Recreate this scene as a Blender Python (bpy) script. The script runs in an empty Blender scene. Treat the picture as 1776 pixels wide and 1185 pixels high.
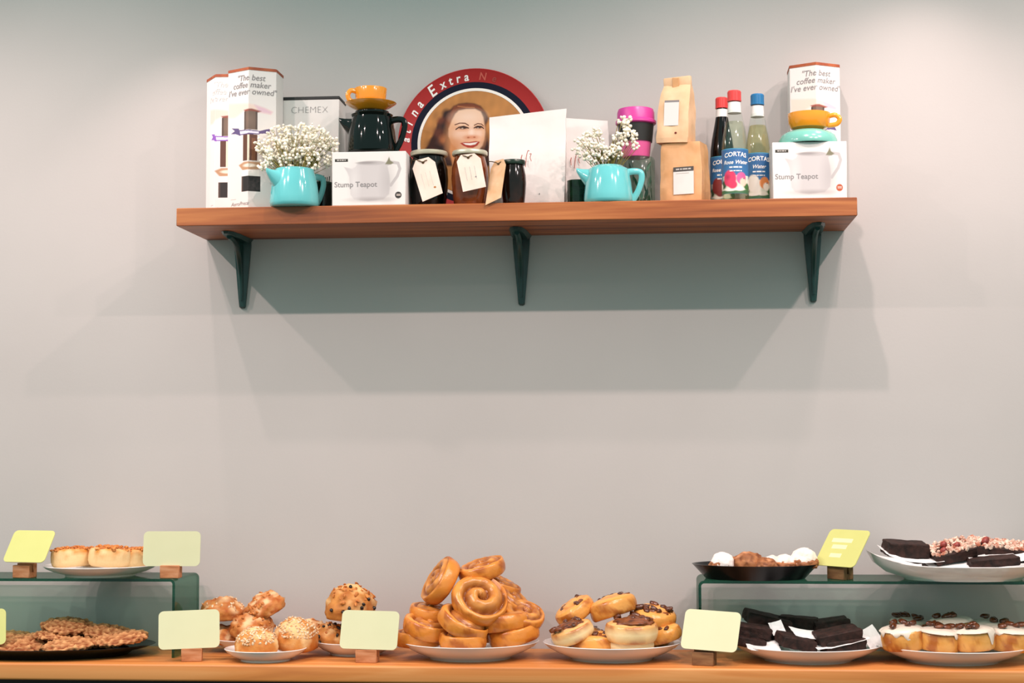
import bpy, bmesh, math, random
import numpy as np
from mathutils import Vector, Matrix, Euler, noise

S = bpy.context.scene
COL = S.collection
PI = math.pi
R = math.radians

# ------------------------------------------------------------------ camera
F = 2900.0
W0, H0 = 1776.0, 1185.0
CAM = Vector((0, -3.85, 1.37))
Yc = Vector(((1140 - 888) / F, -(782 - 592.5) / F, -1)).normalized()
_r = 0.009
Xc = Vector((1, _r, (252 - 189.5 * _r) / F))
Xc = (Xc - Yc * Xc.dot(Yc)).normalized()
Zc = Xc.cross(Yc)
M3 = Matrix((Xc, Yc, Zc))            # camera -> world
cd = bpy.data.cameras.new('camera'); co = bpy.data.objects.new('camera', cd); COL.objects.link(co)
cd.sensor_width = 36; cd.lens = 36 * F / W0; cd.clip_start = 0.05
co.matrix_world = Matrix.Translation(CAM) @ M3.to_4x4()
S.camera = co


def at(px, py, y):
    """world point seen at photo pixel (px, py) on the plane at distance y from the wall"""
    d = M3 @ Vector(((px - 888) / F, -(py - 592.5) / F, -1))
    return CAM + d * ((y - CAM.y) / d.y)


# ------------------------------------------------------------------ world, lamps, exposure
wd = bpy.data.worlds.new('world'); S.world = wd; wd.use_nodes = True
wb = wd.node_tree.nodes['Background']
wb.inputs[0].default_value = (0.66, 1.0, 0.96, 1); wb.inputs[1].default_value = 0.265
S.view_settings.view_transform = 'Standard'; S.view_settings.look = 'None'
S.view_settings.exposure = 1.42; S.view_settings.gamma = 1.0
S.view_settings.use_curve_mapping = False
LAMPC = (1.0, 0.77, 0.735)
# ceiling downlights: x, distance from wall, height, watts, cone, blend
for (lx, ly, lz, pw, cone, bl) in [
        (-1.115, .25, 2.60, 5.6, 86, .9), (0.60, .25, 2.63, 4.2, 102, .9),
        (-1.385, .80, 2.92, 8, 150, .6), (0.62, .80, 2.94, 6, 150, .6),
        (-2.07, .95, 2.9, 17, 150, .6), (0.167, .95, 2.9, 14, 150, .6), (1.15, .95, 2.9, 14, 150, .6),
        (-2.115, 1.75, 2.94, 23, 158, .4), (-1.45, 1.75, 2.94, 16, 158, .4), (.55, 1.75, 2.94, 14, 158, .4), (1.15, 1.75, 2.94, 19, 158, .4)]:
    ld = bpy.data.lights.new('downlight', 'SPOT'); lo = bpy.data.objects.new('downlight', ld); COL.objects.link(lo)
    ld.energy = pw; ld.color = LAMPC; ld.spot_size = R(cone); ld.spot_blend = bl; ld.shadow_soft_size = .016
    lo.location = (lx, -ly, lz)
# extra fill spots, added to brighten the pastry counter
for lx in (-1.25, -.35, .55):
    ld = bpy.data.lights.new('counter_fill', 'SPOT'); lo = bpy.data.objects.new('counter_fill', ld); COL.objects.link(lo)
    ld.energy = 11; ld.color = LAMPC; ld.spot_size = R(52); ld.spot_blend = 1; ld.shadow_soft_size = .016
    lo.location = (lx, -1.85, 2.6)
    lo.rotation_euler = (Vector((lx, -.25, .88)) - lo.location).to_track_quat('-Z', 'Y').to_euler()


# ------------------------------------------------------------------ colour + materials
def lin(h):
    h = h.lstrip('#')
    out = []
    for i in (0, 2, 4):
        c = int(h[i:i + 2], 16) / 255
        out.append(c / 12.92 if c <= .04045 else ((c + .055) / 1.055) ** 2.4)
    return tuple(out)


def _bsdf(m):
    m.use_nodes = True
    return m.node_tree.nodes, m.node_tree.links, m.node_tree.nodes['Principled BSDF']


def pm(name, c1, c2=None, scale=30, rough=.5, bump=0, metal=0, coat=0, stretch=(1, 1, 1), lo=.35, hi=.65, detail=4, bscale=None, spec=.5):
    m = bpy.data.materials.new(name); N, L, B = _bsdf(m)
    B.inputs['Roughness'].default_value = rough; B.inputs['Metallic'].default_value = metal
    B.inputs['Coat Weight'].default_value = coat; B.inputs['Coat Roughness'].default_value = .08
    B.inputs['Specular IOR Level'].default_value = spec
    c1 = lin(c1) if isinstance(c1, str) else c1
    if c2 is None:
        B.inputs['Base Color'].default_value = (*c1, 1)
    tc = N.new('ShaderNodeTexCoord'); mp = N.new('ShaderNodeMapping'); L.new(tc.outputs['Object'], mp.inputs[0])
    mp.inputs['Scale'].default_value = stretch
    if c2 is not None:
        c2 = lin(c2) if isinstance(c2, str) else c2
        n = N.new('ShaderNodeTexNoise'); n.inputs['Scale'].default_value = scale; n.inputs['Detail'].default_value = detail
        L.new(mp.outputs[0], n.inputs['Vector'])
        r = N.new('ShaderNodeValToRGB'); r.color_ramp.elements[0].position = lo; r.color_ramp.elements[1].position = hi
        r.color_ramp.elements[0].color = (*c1, 1); r.color_ramp.elements[1].color = (*c2, 1)
        L.new(n.outputs['Fac'], r.inputs[0]); L.new(r.outputs[0], B.inputs['Base Color'])
    if bump:
        n2 = N.new('ShaderNodeTexNoise'); n2.inputs['Scale'].default_value = bscale or scale * 2; n2.inputs['Detail'].default_value = 5
        L.new(mp.outputs[0], n2.inputs['Vector'])
        b = N.new('ShaderNodeBump'); b.inputs['Strength'].default_value = bump; b.inputs['Distance'].default_value = .002
        L.new(n2.outputs['Fac'], b.inputs['Height']); L.new(b.outputs[0], B.inputs['Normal'])
    return m


def vc(name, rough=.5, bump=0, bscale=200, spec=.5, coat=0):
    m = bpy.data.materials.new(name); N, L, B = _bsdf(m)
    B.inputs['Roughness'].default_value = rough; B.inputs['Specular IOR Level'].default_value = spec
    B.inputs['Coat Weight'].default_value = coat
    a = N.new('ShaderNodeAttribute'); a.attribute_name = 'Col'
    n = N.new('ShaderNodeTexNoise'); n.inputs['Scale'].default_value = bscale
    tc = N.new('ShaderNodeTexCoord'); L.new(tc.outputs['Object'], n.inputs['Vector'])
    if bump:
        b = N.new('ShaderNodeBump'); b.inputs['Strength'].default_value = bump; b.inputs['Distance'].default_value = .002
        L.new(n.outputs['Fac'], b.inputs['Height']); L.new(b.outputs[0], B.inputs['Normal'])
    L.new(a.outputs['Color'], B.inputs['Base Color'])
    return m


def glass(name, tint, gloss=.05, deep=None):
    m = bpy.data.materials.new(name); m.use_nodes = True; N, L = m.node_tree.nodes, m.node_tree.links
    N.remove(N['Principled BSDF'])
    t = N.new('ShaderNodeBsdfTransparent'); t.inputs[0].default_value = (*tint, 1)
    g = N.new('ShaderNodeBsdfGlossy'); g.inputs['Roughness'].default_value = gloss
    lw = N.new('ShaderNodeLayerWeight'); lw.inputs[0].default_value = .5
    pw_ = N.new('ShaderNodeMath'); pw_.operation = 'POWER'; pw_.inputs[1].default_value = 4; L.new(lw.outputs['Facing'], pw_.inputs[0])
    f = N.new('ShaderNodeMath'); f.operation = 'MULTIPLY_ADD'; f.inputs[1].default_value = .45; f.inputs[2].default_value = .035; L.new(pw_.outputs[0], f.inputs[0])
    if deep:
        p2 = N.new('ShaderNodeMath'); p2.operation = 'POWER'; p2.inputs[1].default_value = 2.0; L.new(lw.outputs['Facing'], p2.inputs[0])
        mx = N.new('ShaderNodeMix'); mx.data_type = 'RGBA'; mx.inputs[6].default_value = (*tint, 1); mx.inputs[7].default_value = (*deep, 1)
        L.new(p2.outputs[0], mx.inputs[0]); L.new(mx.outputs[2], t.inputs[0])
    x = N.new('ShaderNodeMixShader'); L.new(f.outputs[0], x.inputs[0]); L.new(t.outputs[0], x.inputs[1]); L.new(g.outputs[0], x.inputs[2])
    L.new(x.outputs[0], N['Material Output'].inputs[0])
    return m


def woodmat(name, a, b, c, sx=1.2, sy=26, rough=.45, rings=True):
    m = bpy.data.materials.new(name); N, L, B = _bsdf(m)
    tc = N.new('ShaderNodeTexCoord'); mp = N.new('ShaderNodeMapping'); mp.inputs['Scale'].default_value = (sx, sy, sy)
    L.new(tc.outputs['Object'], mp.inputs[0])
    n = N.new('ShaderNodeTexNoise'); n.inputs['Scale'].default_value = 1.6; n.inputs['Detail'].default_value = 6; n.inputs['Distortion'].default_value = .6
    L.new(mp.outputs[0], n.inputs['Vector'])
    r = N.new('ShaderNodeValToRGB'); e = r.color_ramp.elements
    e[0].position = .3; e[0].color = (*lin(a), 1); e[1].position = .72; e[1].color = (*lin(c), 1)
    k = e.new(.5); k.color = (*lin(b), 1)
    L.new(n.outputs['Fac'], r.inputs[0]); L.new(r.outputs[0], B.inputs['Base Color'])
    B.inputs['Roughness'].default_value = rough
    bp = N.new('ShaderNodeBump'); bp.inputs['Strength'].default_value = .25; bp.inputs['Distance'].default_value = .001
    L.new(n.outputs['Fac'], bp.inputs['Height']); L.new(bp.outputs[0], B.inputs['Normal'])
    return m


MT = dict(
    wall=pm('wall_paint', '#b9b5b2', '#b6b2af', scale=3, rough=.9, bump=.08, bscale=160, spec=.2),
    floor=pm('floor_boards', '#4a3a2c', '#5a4634', scale=6, rough=.6),
    walnut=woodmat('walnut', '#6b3216', '#9a5427', '#bb753e'),
    oak=woodmat('oiled_oak', '#b86d33', '#cf8342', '#de9c5e', sy=22),
    black=pm('black_cabinet', '#141312', rough=.7),
    iron=pm('green_black_iron', '#0f2b28', '#16403b', scale=20, rough=.32, bump=.1),
    card=pm('white_carton', '#dfdad6', rough=.55),
    orange_lid=pm('orange_brown_carton', '#a8562e', '#8a3a20', scale=40, rough=.6),
    blackcard=pm('black_carton', '#1c1a1a', rough=.5),
    print=vc('printed_ink', .55), label=vc('printed_label', .5), tin=vc('printed_tin', .45, spec=.3),
    grey=pm('grey_ink', '#858080', rough=.7), darkgrey=pm('dark_ink', '#4b4644', rough=.7), paleink=pm('pale_ink', '#c3bcb6', rough=.7),
    washedink=pm('light_washed_ink', '#dcd6d3', rough=.7), whiteink=pm('white_ink', '#f2eeea', rough=.6), pinkink=pm('faded_ink', '#c4574a', rough=.6), pinkink2=pm('faded_ink_dark', '#a03a33', rough=.6), redink=pm('red_ink', '#b8685a', rough=.7),
    turq=pm('turquoise_glaze', '#5fbabd', '#69c0c2', scale=12, rough=.12, coat=.6),
    blackglaze=pm('black_glaze', '#050d0b', rough=.06, spec=.3),
    orange=pm('orange_glaze', '#e8961f', '#e39020', scale=10, rough=.18, coat=.5),
    teal=pm('teal_glaze', '#69ab9d', '#72b2a4', scale=20, rough=.2, coat=.4),
    white=pm('white_glaze', '#ece8e6', rough=.15, coat=.4),
    darkplate=pm('black_glaze_matt', '#0c0e10', rough=.25, spec=.35),
    jarblack=pm('black_preserve_glass', '#070605', rough=.08, spec=.35),
    jarbrown=pm('brown_preserve_glass', '#5a2713', '#7d3f1e', scale=25, rough=.1, spec=.4),
    jarred=pm('dark_red_preserve_glass', '#120907', '#2b1812', scale=18, rough=.1, spec=.35),
    lid=pm('pale_tin_lid', '#cfc8b4', '#bdb79f', scale=30, rough=.35, metal=.4),
    lidgreen=pm('dark_green_tin_lid', '#1a2c20', rough=.3, metal=.2),
    tag=pm('kraft_tag', '#ead6c9', '#e2cbbb', scale=30, rough=.8),
    tagback=pm('kraft_tag_brown', '#d8b28e', '#c99c72', scale=30, rough=.8),
    string=pm('brown_twine', '#5b4526', '#39290f', scale=300, rough=.9),
    mark=pm('brown_mark', '#a9713c', rough=.8),
    whitebag=pm('white_paper_bag', '#dfd8d4', '#d8d0cb', scale=14, rough=.6, bump=.25, bscale=30),
    kraft=pm('kraft_paper', '#d9a97c', '#cf9a68', scale=25, rough=.75, bump=.25, bscale=40),
    kraftpale=pm('pale_kraft_paper', '#e6c09a', '#dab188', scale=25, rough=.75, bump=.2, bscale=40),
    pink=pm('magenta_plastic', '#c93c94', '#c33a8e', scale=10, rough=.35),
    pinkbody=pm('pink_plastic', '#d85e98', rough=.35),
    band=pm('black_rubber_band', '#141816', rough=.6),
    clear=glass('clear_glass', (.93, .97, .95)), leafglass=glass('pale_green_glass', (.80, .90, .84)),
    riser=glass('green_tint_glass', (.58, .76, .69), .05, (.16, .42, .31)), edge=glass('green_glass_edge', (.10, .33, .24), .1),
    darkliquid=pm('dark_syrup', '#060304', rough=.1, spec=.35),
    liquid=glass('pale_rose_water', (.93, .95, .86)),
    liquid2=glass('yellow_orange_water', (.90, .87, .66)),
    redcap=pm('red_plastic_cap', '#d23b3a', rough=.35), bluecap=pm('blue_plastic_cap', '#17699c', rough=.35), necklabel=pm('white_neck_label', '#e2dedb', rough=.5),
    blossom=pm('baby_breath_blossom', '#f7f1e4', '#efe6cd', scale=120, rough=.8),
    stem=pm('olive_stem', '#8c7a2e', '#5c6128', scale=60, rough=.7),
    leaf=pm('dark_green_leaf', '#12382a', '#1f4f38', scale=60, rough=.5),
    signcard=pm('pale_lime_card', '#cfcfa8', '#cbcba3', scale=10, rough=.4),
    signcard2=pm('lime_card', '#c9ca7c', '#c5c676', scale=10, rough=.4),
    block=woodmat('block_wood', '#9a5c36', '#b9784c', '#c98f68', sx=12, sy=60, rough=.7),
    block2=woodmat('dark_block_wood', '#5f3c20', '#7a5230', '#8d6640', sx=12, sy=60, rough=.7),
    bun=vc('glazed_bun', .26, .35, 110), scone=vc('baked_scone', .6, .5, 160, spec=.3), cookie=vc('oat_cookie', .7, .5, 260, spec=.3),
    brownie=pm('dark_brownie', '#1c0f0a', '#38201a', scale=70, rough=.7, bump=.7, bscale=150, spec=.3),
    nuts=pm('chopped_nuts', '#efd6c2', '#a85a3c', scale=90, rough=.6, bump=.4),
    pecan=pm('sticky_pecan', '#3c190b', '#7a3d1c', scale=70, rough=.25, coat=.4),
    chip=pm('chocolate_chip', '#170b08', rough=.35),
    oats=pm('oat_flakes', '#efdcbd', '#c58d58', scale=140, rough=.7),
    icing=pm('white_icing', '#ecdccb', rough=.25, coat=.3), cream=pm('cream', '#efe0d3', '#e6cdbb', scale=40, rough=.5, bump=.2),
    paper=pm('white_parchment', '#f0ecea', rough=.6),
    biscuit=vc('pale_biscuit', .6, .4, 140, spec=.3), crumb=pm('toasted_crumb', '#d98b3f', '#a5561f', scale=120, rough=.6, bump=.6),
)


# ------------------------------------------------------------------ geometry
class G:
    def __init__(s):
        s.v = []; s.f = []; s.c = None

    def add(s, vs, fs, mat=None):
        o = len(s.v)
        s.v += [tuple(mat @ Vector(p)) if mat is not None else tuple(p) for p in vs]
        s.f += [tuple(i + o for i in f) for f in fs]
        return s

    def box(s, c, d, rot=None):
        x, y, z = d[0] / 2, d[1] / 2, d[2] / 2
        vs = [(-x, -y, -z), (x, -y, -z), (x, y, -z), (-x, y, -z), (-x, -y, z), (x, -y, z), (x, y, z), (-x, y, z)]
        fs = [(3, 2, 1, 0), (4, 5, 6, 7), (0, 1, 5, 4), (1, 2, 6, 5), (2, 3, 7, 6), (3, 0, 4, 7)]
        m = Matrix.Translation(c) @ (Euler(rot).to_matrix().to_4x4() if rot else Matrix())
        return s.add(vs, fs, m)

    def bbox(s, c, d, b, seg=2, rot=None):
        bm = bmesh.new(); bmesh.ops.create_cube(bm, size=1, matrix=Matrix.Diagonal((*d, 1)))
        bmesh.ops.bevel(bm, geom=bm.edges[:], offset=b, segments=seg, profile=.5, affect='EDGES')
        bm.verts.index_update()
        m = Matrix.Translation(c) @ (Euler(rot).to_matrix().to_4x4() if rot else Matrix())
        s.add([v.co.copy() for v in bm.verts], [[v.index for v in f.verts] for f in bm.faces], m); bm.free()
        return s

    def lathe(s, prof, n=48, mat=None, sx=1, sy=1):
        vs = []; fs = []; k = len(prof)
        for r, z in prof:
            for j in range(n):
                a = 2 * PI * j / n; vs.append((r * math.cos(a) * sx, r * math.sin(a) * sy, z))
        for i in range(k - 1):
            for j in range(n):
                j2 = (j + 1) % n; fs.append((i * n + j, i * n + j2, (i + 1) * n + j2, (i + 1) * n + j))
        if prof[0][0] > 1e-6: fs.append(tuple(range(n - 1, -1, -1)))
        if prof[-1][0] > 1e-6: fs.append(tuple((k - 1) * n + j for j in range(n)))
        return s.add(vs, fs, mat)

    def tube(s, pts, rad, n=10, flat=1.0, sub=0):
        pts = [Vector(p) for p in pts]
        rs = list(rad) if hasattr(rad, '__len__') else [rad] * len(pts)
        if sub:
            P = []; Q = []
            for i in range(len(pts) - 1):
                p0, p1, p2, p3 = pts[max(i - 1, 0)], pts[i], pts[i + 1], pts[min(i + 2, len(pts) - 1)]
                for k in range(sub):
                    t = k / sub
                    P.append(.5 * (2 * p1 + (p2 - p0) * t + (2 * p0 - 5 * p1 + 4 * p2 - p3) * t * t + (3 * p1 - p0 - 3 * p2 + p3) * t ** 3))
                    Q.append(rs[i] * (1 - t) + rs[i + 1] * t)
            P.append(pts[-1]); Q.append(rs[-1]); pts, rs = P, Q
        vs = []; fs = []; k = len(pts); nrm = None
        for i, p in enumerate(pts):
            t = (pts[min(i + 1, k - 1)] - pts[max(i - 1, 0)]).normalized()
            if nrm is None:
                nrm = t.orthogonal().normalized()
                if abs(t.dot(Vector((0, 1, 0)))) < .9: nrm = (Vector((0, 1, 0)) - t * t.y).normalized()
            else: nrm = (nrm - t * nrm.dot(t)).normalized()
            b = t.cross(nrm)
            for j in range(n):
                a = 2 * PI * j / n; vs.append(p + nrm * (rs[i] * math.cos(a)) + b * (rs[i] * flat * math.sin(a)))
        for i in range(k - 1):
            for j in range(n):
                j2 = (j + 1) % n; fs.append((i * n + j, i * n + j2, (i + 1) * n + j2, (i + 1) * n + j))
        fs.append(tuple(range(n - 1, -1, -1))); fs.append(tuple((k - 1) * n + j for j in range(n)))
        return s.add(vs, fs)

    def prism(s, poly, z0, z1, mat=None):
        n = len(poly)
        vs = [(x, y, z0) for x, y in poly] + [(x, y, z1) for x, y in poly]
        fs = [tuple(range(n - 1, -1, -1)), tuple(range(n, 2 * n))] + [(i, (i + 1) % n, n + (i + 1) % n, n + i) for i in range(n)]
        return s.add(vs, fs, mat)

    def ico(s, sub, fn):
        vs, fs = icodata(sub); return s.add([fn(Vector(v)) for v in vs], fs)


_ico = {}


def icodata(sub):
    if sub not in _ico:
        bm = bmesh.new(); bmesh.ops.create_icosphere(bm, subdivisions=sub, radius=1); bm.verts.index_update()
        _ico[sub] = ([tuple(v.co) for v in bm.verts], [tuple(v.index for v in f.verts) for f in bm.faces]); bm.free()
    return _ico[sub]


def mesh_of(name, g, m, smooth=40):
    me = bpy.data.meshes.new(name); me.from_pydata(g.v, [], g.f); me.validate(); me.update()
    if smooth:
        me.polygons.foreach_set('use_smooth', [True] * len(me.polygons))
        if smooth < 180: me.set_sharp_from_angle(angle=R(smooth))
    if g.c is not None:
        a = me.color_attributes.new('Col', 'FLOAT_COLOR', 'POINT')
        arr = np.ones((len(g.v), 4), np.float32); arr[:, :3] = g.c
        a.data.foreach_set('color', arr.ravel())
    me.materials.append(m)
    return me


def obj(name, g, m=None, parent=None, smooth=40, loc=None, rot=None, label=None, kind=None):
    me = g if isinstance(g, bpy.types.Mesh) else mesh_of(name, g, MT[m] if isinstance(m, str) else m, smooth)
    o = bpy.data.objects.new(name, me); COL.objects.link(o)
    if parent: o.parent = parent
    if loc is not None: o.location = loc
    if rot is not None: o.rotation_mode = 'ZYX'; o.rotation_euler = rot
    if label: o['label'] = label
    if kind: o['kind'] = kind
    return o


def tag(o, label, cat, group=None, kind=None):
    o['label'] = label; o['category'] = cat
    if group: o['group'] = group
    if kind: o['kind'] = kind
    return o


def thing(name, label, cat, loc=(0, 0, 0), rot=(0, 0, 0), group=None):
    o = bpy.data.objects.new(name, None); COL.objects.link(o); o.empty_display_size = .03
    o.location = loc; o.rotation_mode = 'ZYX'; o.rotation_euler = rot
    return tag(o, label, cat, group)


# flat print: a colour per vertex of a fine grid, painted in drawing units (y down)
class Paint:
    def __init__(s, x0, y0, x1, y1, nx, ny, base):
        s.X, s.Y = np.meshgrid(np.linspace(x0, x1, nx), np.linspace(y0, y1, ny)); s.nx, s.ny = nx, ny
        s.c = np.ones((ny, nx, 3)) * np.array(lin(base))

    def mix(s, a, col):
        a = np.clip(a, 0, 1)[..., None]; s.c = s.c * (1 - a) + np.array(lin(col)) * a; return s

    def ell(s, cx, cy, rx, ry, col, soft=.15, k=1):
        d = np.sqrt(((s.X - cx) / rx) ** 2 + ((s.Y - cy) / ry) ** 2)
        return s.mix(np.clip((1 + soft - d) / (2 * soft + 1e-6), 0, 1) * k, col)

    def poly(s, pts, col, k=1, soft=0):
        ins = np.zeros(s.X.shape, bool); n = len(pts); dist = np.full(s.X.shape, 1e9)
        for i in range(n):
            x1, y1 = pts[i]; x2, y2 = pts[(i + 1) % n]
            c = ((y1 > s.Y) != (y2 > s.Y)) & (s.X < (x2 - x1) * (s.Y - y1) / ((y2 - y1) or 1e-9) + x1)
            ins ^= c
            if soft:
                L2 = (x2 - x1) ** 2 + (y2 - y1) ** 2
                t = np.clip(((s.X - x1) * (x2 - x1) + (s.Y - y1) * (y2 - y1)) / L2, 0, 1)
                dist = np.minimum(dist, np.hypot(s.X - x1 - t * (x2 - x1), s.Y - y1 - t * (y2 - y1)))
        if soft:
            sd = np.where(ins, dist, -dist); return s.mix(np.clip(.5 + sd / (2 * soft), 0, 1) * k, col)
        return s.mix(ins * float(k), col)

    def rect(s, x0, y0, x1, y1, col, k=1):
        return s.poly([(x0, y0), (x1, y0), (x1, y1), (x0, y1)], col, k)

    def line(s, pts, w, col, k=1):
        d = np.full(s.X.shape, 1e9)
        for (x1, y1), (x2, y2) in zip(pts[:-1], pts[1:]):
            L2 = (x2 - x1) ** 2 + (y2 - y1) ** 2 + 1e-9
            t = np.clip(((s.X - x1) * (x2 - x1) + (s.Y - y1) * (y2 - y1)) / L2, 0, 1)
            d = np.minimum(d, np.hypot(s.X - x1 - t * (x2 - x1), s.Y - y1 - t * (y2 - y1)))
        return s.mix(np.clip((w / 2 - d) / (w * .15) + .5, 0, 1) * k, col)

    def grain(s, amp, freq, seed=0):
        rs = np.random.RandomState(seed); n = np.zeros(s.X.shape)
        for _ in range(14):
            a = rs.rand() * 6.28; f = freq * (.5 + rs.rand() * 2); n += np.sin((s.X * math.cos(a) + s.Y * math.sin(a)) * f + rs.rand() * 6.28)
        s.c = np.clip(s.c * (1 + amp * n[..., None] / 4), 0, 1); return s

    def panel(s, fn):
        g = G(); nx, ny = s.nx, s.ny
        g.v = [tuple(fn(x, y)) for x, y in zip(s.X.ravel(), s.Y.ravel())]
        g.f = [(j * nx + i, (j + 1) * nx + i, (j + 1) * nx + i + 1, j * nx + i + 1) for j in range(ny - 1) for i in range(nx - 1)]
        g.c = s.c.reshape(-1, 3); return g


def text2d(txt, size, shear=0, align='CENTER', bold=0, space=1.0):
    c = bpy.data.curves.new('t', 'FONT'); c.body = txt; c.size = size; c.shear = shear; c.align_x = align; c.align_y = 'CENTER'
    c.offset = bold; c.resolution_u = 3; c.space_character = space
    o = bpy.data.objects.new('t', c); COL.objects.link(o)
    dg = bpy.context.evaluated_depsgraph_get()
    me = bpy.data.meshes.new_from_object(o.evaluated_get(dg))
    vs = [tuple(v.co) for v in me.vertices]; fs = [tuple(p.vertices) for p in me.polygons]
    bpy.data.objects.remove(o); bpy.data.curves.remove(c); bpy.data.meshes.remove(me)
    return vs, fs


def textg(g, txt, size, fn, shear=0, align='CENTER', bold=0, space=1.0):
    vs, fs = text2d(txt, size, shear, align, bold, space)
    return g.add([fn(x, y) for x, y, _ in vs], fs)


def dashes(g, widths, size, fn, gap=.35):
    tot = sum(widths) * size + gap * size * (len(widths) - 1); x = -tot / 2
    for w in widths:
        n = max(1, int(w)); st = w * size / n
        for k in range(n):
            x0, x1 = x + k * st, x + (k + 1) * st
            g.add([fn(x0, -size * .3), fn(x1, -size * .3), fn(x1, size * .3), fn(x0, size * .3)], [(0, 1, 2, 3)])
        x += w * size + gap * size
    return g


def nz(p, f, seed=0): return noise.noise(Vector((p[0] * f + seed * 7.3, p[1] * f - seed * 3.1, p[2] * f + seed)))


# ================================================================== SETTING
ZC = 0.92            # counter top
ZS = 1.91            # shelf top
tag(obj('wall_back', G().box((-.3, .06, 1.5), (9, .12, 3.4)), 'wall'), 'pale grey painted wall behind the shelf and counter', 'wall', kind='structure')
tag(obj('floor', G().box((-.3, -2.6, -.05), (9, 5.4, .1)), 'floor'), 'dark floor in front of the counter', 'floor', kind='structure')

# counter
ct = thing('counter', 'long oiled wood counter with black base under the pastries', 'counter', (-.2, -.167, 0))
obj('worktop', G().bbox((0, 0, ZC - .018), (4.6, .33, .036), .005, 3), 'oak', ct)
obj('base_cabinet', G().box((0, .015, .442), (4.56, .29, .884)), 'black', ct)

# shelf: front corners from the photo
sl = at(306, 356, -.25).x; sr = at(1486.5, 338, -.25).x
sw = sr - sl; sc = (sl + sr) / 2
sh = thing('wall_shelf', 'long walnut shelf on three dark green iron brackets above the counter', 'shelf', (sc, 0, ZS))
obj('shelf_board', G().bbox((0, -.125, -.02), (sw, .25, .04), .0015, 1), 'walnut', sh)
for px in (420, 904, 1410):
    bx = at(px, 450, -.01).x - sc
    g = G()
    br = obj('bracket', G().prism([(-.021, 0), (.021, 0), (.021, -.0001), (-.021, -.0001)], -.041, -.0409), 'iron', sh)
    # wall leg: tapered, bevelled
    vs = []
    for z, w, d in ((-.04, .020, .012), (-.06, .0195, .014), (-.185, .0085, .012), (-.2, .007, .010), (-.203, .004, .006)):
        vs += [(-w, 0, z), (-w, -d * .6, z), (-w * .5, -d, z), (w * .5, -d, z), (w, -d * .6, z), (w, 0, z)]
    fs = [(i * 6 + j, i * 6 + (j + 1) % 6, (i + 1) * 6 + (j + 1) % 6, (i + 1) * 6 + j) for i in range(4) for j in range(6)]
    fs += [tuple(range(5, -1, -1)), tuple(range(24, 30))]
    me = mesh_of('wall_leg', G().add(vs, fs, Matrix.Translation((bx, 0, 0))), MT['iron'])
    br.data = me; br.name = 'bracket'
    arm = G(); vs = []
    for y, w, t in ((0, .024, .010), (-.10, .020, .008), (-.15, .014, .007), (-.162, .006, .006)):
        vs += [(bx - w, y, -.0405), (bx + w, y, -.0405), (bx + w * .7, y, -.0405 - t), (bx - w * .7, y, -.0405 - t)]
    fs = [(i * 4 + j, i * 4 + (j + 1) % 4, (i + 1) * 4 + (j + 1) % 4, (i + 1) * 4 + j) for i in range(3) for j in range(4)] + [(0, 3, 2, 1), (12, 13, 14, 15)]
    obj('arm', arm.add(vs, fs), 'iron', br)
    pts = [(bx, -.130, -.049), (bx, -.075, -.058), (bx, -.042, -.085), (bx, -.022, -.13), (bx, -.014, -.185)]
    obj('rib', G().tube(pts, [.006, .0065, .0065, .0055, .004], 10, 1, 5), 'iron', br)
    web = G(); n = 9; wv = []
    sp = [Vector(p) for p in pts]
    top = [(bx, -.130, -.046), (bx, -.09, -.046), (bx, -.01, -.046), (bx, -.008, -.1), (bx, -.008, -.185)]
    for s_ in (-.0025, .0025): wv += [(p.x + s_, p.y, p.z) for p in sp] + [(q[0] + s_, q[1], q[2]) for q in top]
    wf = []
    for o_ in (0, 10): wf += [(o_ + i, o_ + i + 1, o_ + 6 + i, o_ + 5 + i) for i in range(4)]
    obj('web', web.add(wv, wf), 'iron', br)

# ================================================================== ON THE SHELF
HS = .064


def hexpts(s, rot): return [(s * math.sin(rot + i * PI / 3), -s * math.cos(rot + i * PI / 3)) for i in range(6)]   # vertex 0 to the front


def hexmap(s, rot, u, off=.0005):
    P = hexpts(s, rot); i = math.floor(u / s); t = u / s - i
    a = Vector(P[i % 6]); b = Vector(P[(i + 1) % 6]); p = a.lerp(b, t); n = (a + b).normalized()
    return p + n * off


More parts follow.
